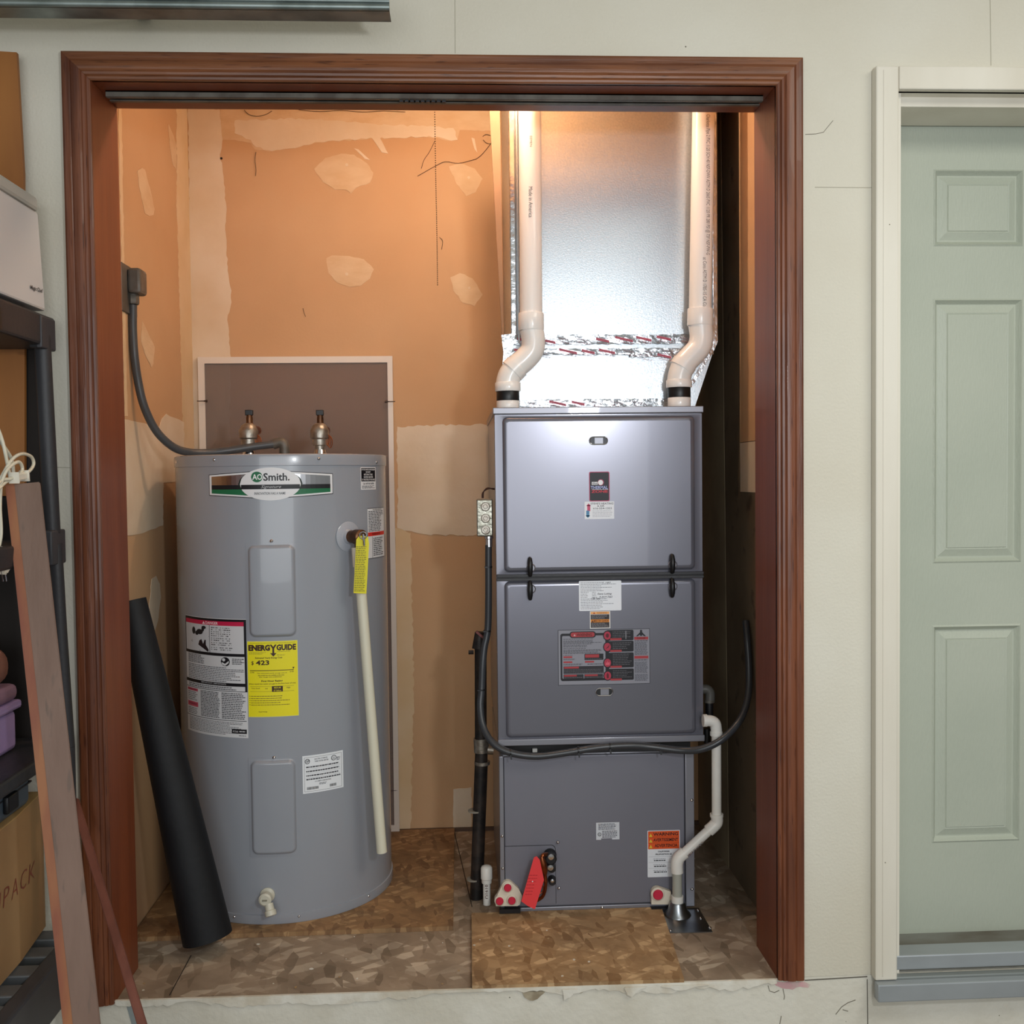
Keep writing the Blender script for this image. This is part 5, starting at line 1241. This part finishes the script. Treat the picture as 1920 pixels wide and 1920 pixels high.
for y in (-.93,):
    for x in (-.14, -.47): mk('post', tube([Vector((x, y, GF)), Vector((x, y, tz1-.01))], .0165, 16), shelfb, rk)
mk('post', tube([Vector((-.47, YPo, GF)), Vector((-.47, YPo, tz1-.01))], .0165, 16), shelfb, rk)
# appliance on top
XA = -.135
ya = -.062
XT_, XB_ = V(70, 372, ya).x, V(86, 580, ya).x; za1 = V(70, 372, ya).z
ap = thing('countertop_appliance', 'white boxy appliance standing on top of the shelf rack', 'appliance', (XA-.2, ya-.25, tz1))
za0 = tz1+.012
def lean(bm):
    for v in bm.verts:
        if v.co.x > XA-.1: v.co.x += XT_+(XB_-XT_)*(za1-v.co.z)/(za1-za0)-XA
    return bm
mk('appliance_body', lean(box(XA-.40, XA, ya-.55, ya, za0, za1-.030, bev=.005)), M('appliance_white', 'D6D3D2', .35), ap)
mk('top_trim', lean(box(XA-.41, XA+.0015, ya-.56, ya+.001, za1-.0295, za1+.002, bev=.008)), M('appliance_trim', 'BAB8B0', .4), ap)
for k in range(2): mk('foot', lathe([(.018, 0), (.016, .0125)], (XA-.04, ya-.035-k*.45, tz1), (0, 0, 1), 16), blk2, ap)
pr = Print(lambda u, v, l: VX(u, v, XT_+(XB_-XT_)*.83+.0012)+Vector((l, 0, 0)), 50)
pr.fn = lambda u, v, l: VX(u, v+(u-57)*.35, XT_+(XB_-XT_)*.83+.0014)+Vector((l, 0, 0))
pr.text('Magic Chef', 57, 534, 79.5, 544, '3A383A', 1, .02, 0)
for k in range(len(pr.v)):
    pass
pr.build('brand_lettering', ap)
# cardboard box with handwriting, on lowest deck
XB = -.115
cbx = thing('cardboard_box', 'tan cardboard box with red handwriting on the lowest shelf', 'box', (-.3, -.3, zd4))
cbm = M('cardboard', 'A5835A', .8, col2='9B7850', scale=4, bump=.08)
q_far = VX(80, 1650, XB-.03); ytop = VX(20, 1540, XB).z
pts = [Vector((-.128, -.05, 0)), Vector((-.112, -.215, 0)), Vector((-.104, -.62, 0)), Vector((XB-.33, -.62, 0)), Vector((XB-.33, -.05, 0))]
for p_ in pts: p_.z = zd4+.0005
mk('box_walls', prism(pts, (0, 0, ytop-zd4)), cbm, cbx, smooth=0)
mk('top_flap', prism([Vector((p_.x, p_.y, ytop)) for p_ in pts], (0, 0, .003)), M('cardboard_edge', 'B5935F', .8), cbx, smooth=0)
def fb(u, v, l):
    # project on the two visible faces
    r = ray(u, v)
    best = None
    for (A_, B__) in ((pts[0], pts[1]), (pts[1], pts[2])):
        ed = Vector((B__.x-A_.x, B__.y-A_.y, 0)); n = Vector((-ed.y, ed.x, 0)).normalized(); n = n if n.x > 0 else -n
        t = (A_-Vector(CP)).dot(n)/r.dot(n); q = Vector(CP)+r*t; s = (Vector((q.x, q.y, 0))-Vector((A_.x, A_.y, 0))).dot(ed)/ed.length_squared
        if -.001 <= s <= 1.001 or best is None: best = q+n*(l+.0002)
        if -.001 <= s <= 1.001: break
    return best
pr = Print(fb, 50)
def fsk(u, v, l): return fb(u, v-(u-0)*.95-8, l)
pr.fn = fsk
for i, s in enumerate('UPACK'):
    u = (-11, 5, 21, 38, 53)[i]; pr.text(s, u, 1682, u+12, 1716, '8A4636', 1, -.015, .15)
pr.build('red_lettering', cbx)
# grey-blue case on the box
gc = thing('plastic_case', 'slate blue plastic case lying on top of the cardboard box', 'case', (-.3, -.3, ytop+.003))
z0c = ytop+.0035; zc_t = VX(40, 1455, XB).z
bm = box(XB-.30, XB+.0, -.60, -.135, z0c, zc_t, bev=.018, seg=4); mk('case_shell', bm, M('slate_plastic', '4E5A66', .5, bump=.1), gc)
mk('case_latch', box(XB+.0, XB+.012, -.27, -.22, z0c+.02, z0c+.055, bev=.004), blk, gc)
mk('case_seam', box(XB-.301, XB+.0012, -.601, -.134, z0c+.046, z0c+.049), blk2, gc)
# lavender box on the middle deck
lv = thing('lavender_tote', 'lavender plastic tote with brown lid on the middle shelf', 'tote', (-.3, -.3, mz1))
lvm = M('lavender_plastic', '9C86B4', .45); XV = -.130
zl = [VX(25, v, XV).z for v in (1378, 1335, 1318, 1285)]
bm = box(XV-.28, XV-.008, -.55, -.140, mz1+.0005, zl[1], bev=.012, seg=3); mk('tote_body', bm, lvm, lv)
mk('tote_rim', box(XV-.29, XV, -.56, -.130, zl[1]+.0005, zl[2], bev=.006), lvm, lv)
bm = box(XV-.285, XV-.004, -.555, -.135, zl[2]+.0005, zl[3], bev=.014, seg=3); mk('tote_lid', bm, M('mauve_plastic', '8A6C80', .5), lv)
pk = tag(mk('brown_bag', box(XV-.28, XV-.006, -.54, -.150, zl[3]+.001, VX(20, 1212, XV).z, bev=.035, seg=5), M('brown_bag', '8A5E4E', .7, col2='7C5244', scale=5, bump=.3)), 'rounded brown bag resting on the lavender tote', 'bag')
# items on the second deck: dark green jar, cords
gr = tag(mk('green_jar', lathe([(.03, 0), (.034, .01), (.034, .07), (.028, .085), (.030, .088), (.030, .105), (0, .107)], Vector((-.205, -.15, sz1_+.0005)), (0, 0, 1), 24), M('dark_green', '1F3A2A', .35)), 'dark green jar on the upper shelf behind white cords', 'jar')
cm = M('white_cord', 'D8D2BE', .4)
ec = thing('white_cord', 'coiled white electrical cord hanging over the upper shelf', 'cord', VX(20, 930, -.09))
def cpt(u, v, x=-.09): return VX(u, v, x)
loops = [[(-20, 960, -.10), (2, 905, -.09), (14, 880, -.085), (34, 866, -.08), (42, 878, -.08), (36, 890, -.08), (18, 898, -.085), (4, 900, -.09), (-10, 915, -.09)],
         [(-10, 920, -.10), (8, 885, -.09), (22, 862, -.085), (40, 851, -.08), (58, 856, -.08), (63, 870, -.08), (54, 884, -.08), (36, 892, -.085), (12, 903, -.09), (-6, 920, -.09)],
         [(-5, 800, -.10), (4, 825, -.095), (10, 850, -.09), (16, 880, -.09), (20, 900, -.09)], [(-8, 815, -.1), (8, 838, -.1), (22, 862, -.1), (26, 892, -.1)],
         [(2, 905, -.1), (0, 950, -.1), (2, 1000, -.1), (-4, 1035, -.1)]]
bm = bmesh.new()
for l in loops: tube(spline([cpt(*p_) for p_ in l], 6), .0034, 10, bm)
mk('cord_loops', bm, cm, ec)
mk('plug_body', obox(cpt(26, 896, -.08), cpt(46, 892, -.08), .016, .014, Vector((1, 0, 0)), bev=.003), M('plug_white', 'E4DFD0', .4), ec)
p2_ = thing('power_plug', 'cream two prong plug dangling beside the leaning plank', 'plug', VX(8, 1060, -.09))
mk('plug_body', obox(cpt(-4, 1030), cpt(10, 1072), .026, .018, Vector((1, 0, 0)), bev=.004), cream, p2_)
for du_ in (-3, 3): mk('prong', obox(cpt(6+du_, 1070), cpt(9+du_, 1090), .003, .001, Vector((1, 0, 0))), chrome, p2_)
# planks
def bar(ct, cb, wt, tt, mat, name, label, cat, parent=None, ext=None, side=Vector((1, 0, 0))):
    d = (cb-ct).normalized(); s = (side-d*side.dot(d)).normalized(); n = d.cross(s).normalized()
    if ext is not None: cb = ct+d*((ext-ct.z)/d.z)
    bm = bmesh.new(); vs = []
    for c in (ct, cb):
        for a, b in ((-1, -1), (1, -1), (1, 1), (-1, 1)): vs.append(bm.verts.new(c+s*a*wt/2+n*b*tt/2))
    for f in ((0, 1, 2, 3), (7, 6, 5, 4), (0, 4, 5, 1), (1, 5, 6, 2), (2, 6, 7, 3), (3, 7, 4, 0)): bm.faces.new([vs[i] for i in f])
    bmesh.ops.recalc_face_normals(bm, faces=bm.faces[:])
    bmesh.ops.bevel(bm, geom=bm.edges[:], offset=.0015, segments=2, affect='EDGES')
    return bm
ct = V(43, 908, -.235); cb = V(152, 1905, -.40)
side = Vector((1, .32, 0)).normalized()
pm_ = M('weathered_plank', '806658', .6, col2='705648', scale=3, st=(6, 6, .5), lo=.35, hi=.7, col3='6A564A', scale3=7, bump=.2, bscale=20)
pl = thing('leaning_plank', 'wide weathered brown plank leaning against the shelf rack', 'plank', (cb.x, cb.y, GF))
mk('plank_board', bar(ct, cb, .062, .019, pm_, '', '', '', side=side, ext=GF+.001), pm_, pl)
d = (cb-ct).normalized(); s = (side-d*side.dot(d)).normalized(); n = d.cross(s).normalized()
n = n if n.y < 0 else -n
mk('reddish_edge', bar(ct-s*.0225+n*.0099, cb-s*.0225+n*.0099, .016, .0012, None, '', '', '', side=side, ext=GF+.003), M('red_stained_edge', '9A6238', .55, col2='84452A', scale=4, st=(4, 4, .6)), pl)
ct = V(140, 1500, -.055); cb = V(268, 1925, -.30)
mk2 = M('reddish_stick', '7A4636', .55, col2='6B3B2C', scale=6, st=(4, 4, 1))
tag(mk('wooden_stick', bar(ct, cb, .0165, .012, mk2, '', '', '', ext=GF+.001), mk2), 'thin reddish wooden stick slanting across the closet casing foot', 'stick')
pg = V(236, 1882, -.004)
mk('grey_paint_drip', prism([V(236, 1882, -.001), V(246, 1881, -.001), V(262, 1925, -.001), V(248, 1925, -.001)], (0, .0008, 0)), M('grey_smear', '8E9696', .7), wl)
# pink stain on the stem wall
mk('pink_stain', prism([V(u, v, -.0006) for u, v in rough_outline([(1450, 1842), (1508, 1840), (1520, 1846), (1516, 1852), (1500, 1850), (1486, 1856), (1466, 1853), (1455, 1848)], 1.5, 4, 6)], (0, .0005, 0)), M('pink_stain', 'CFA3A4', .7, col2='CDBFB4', scale=30), wl)
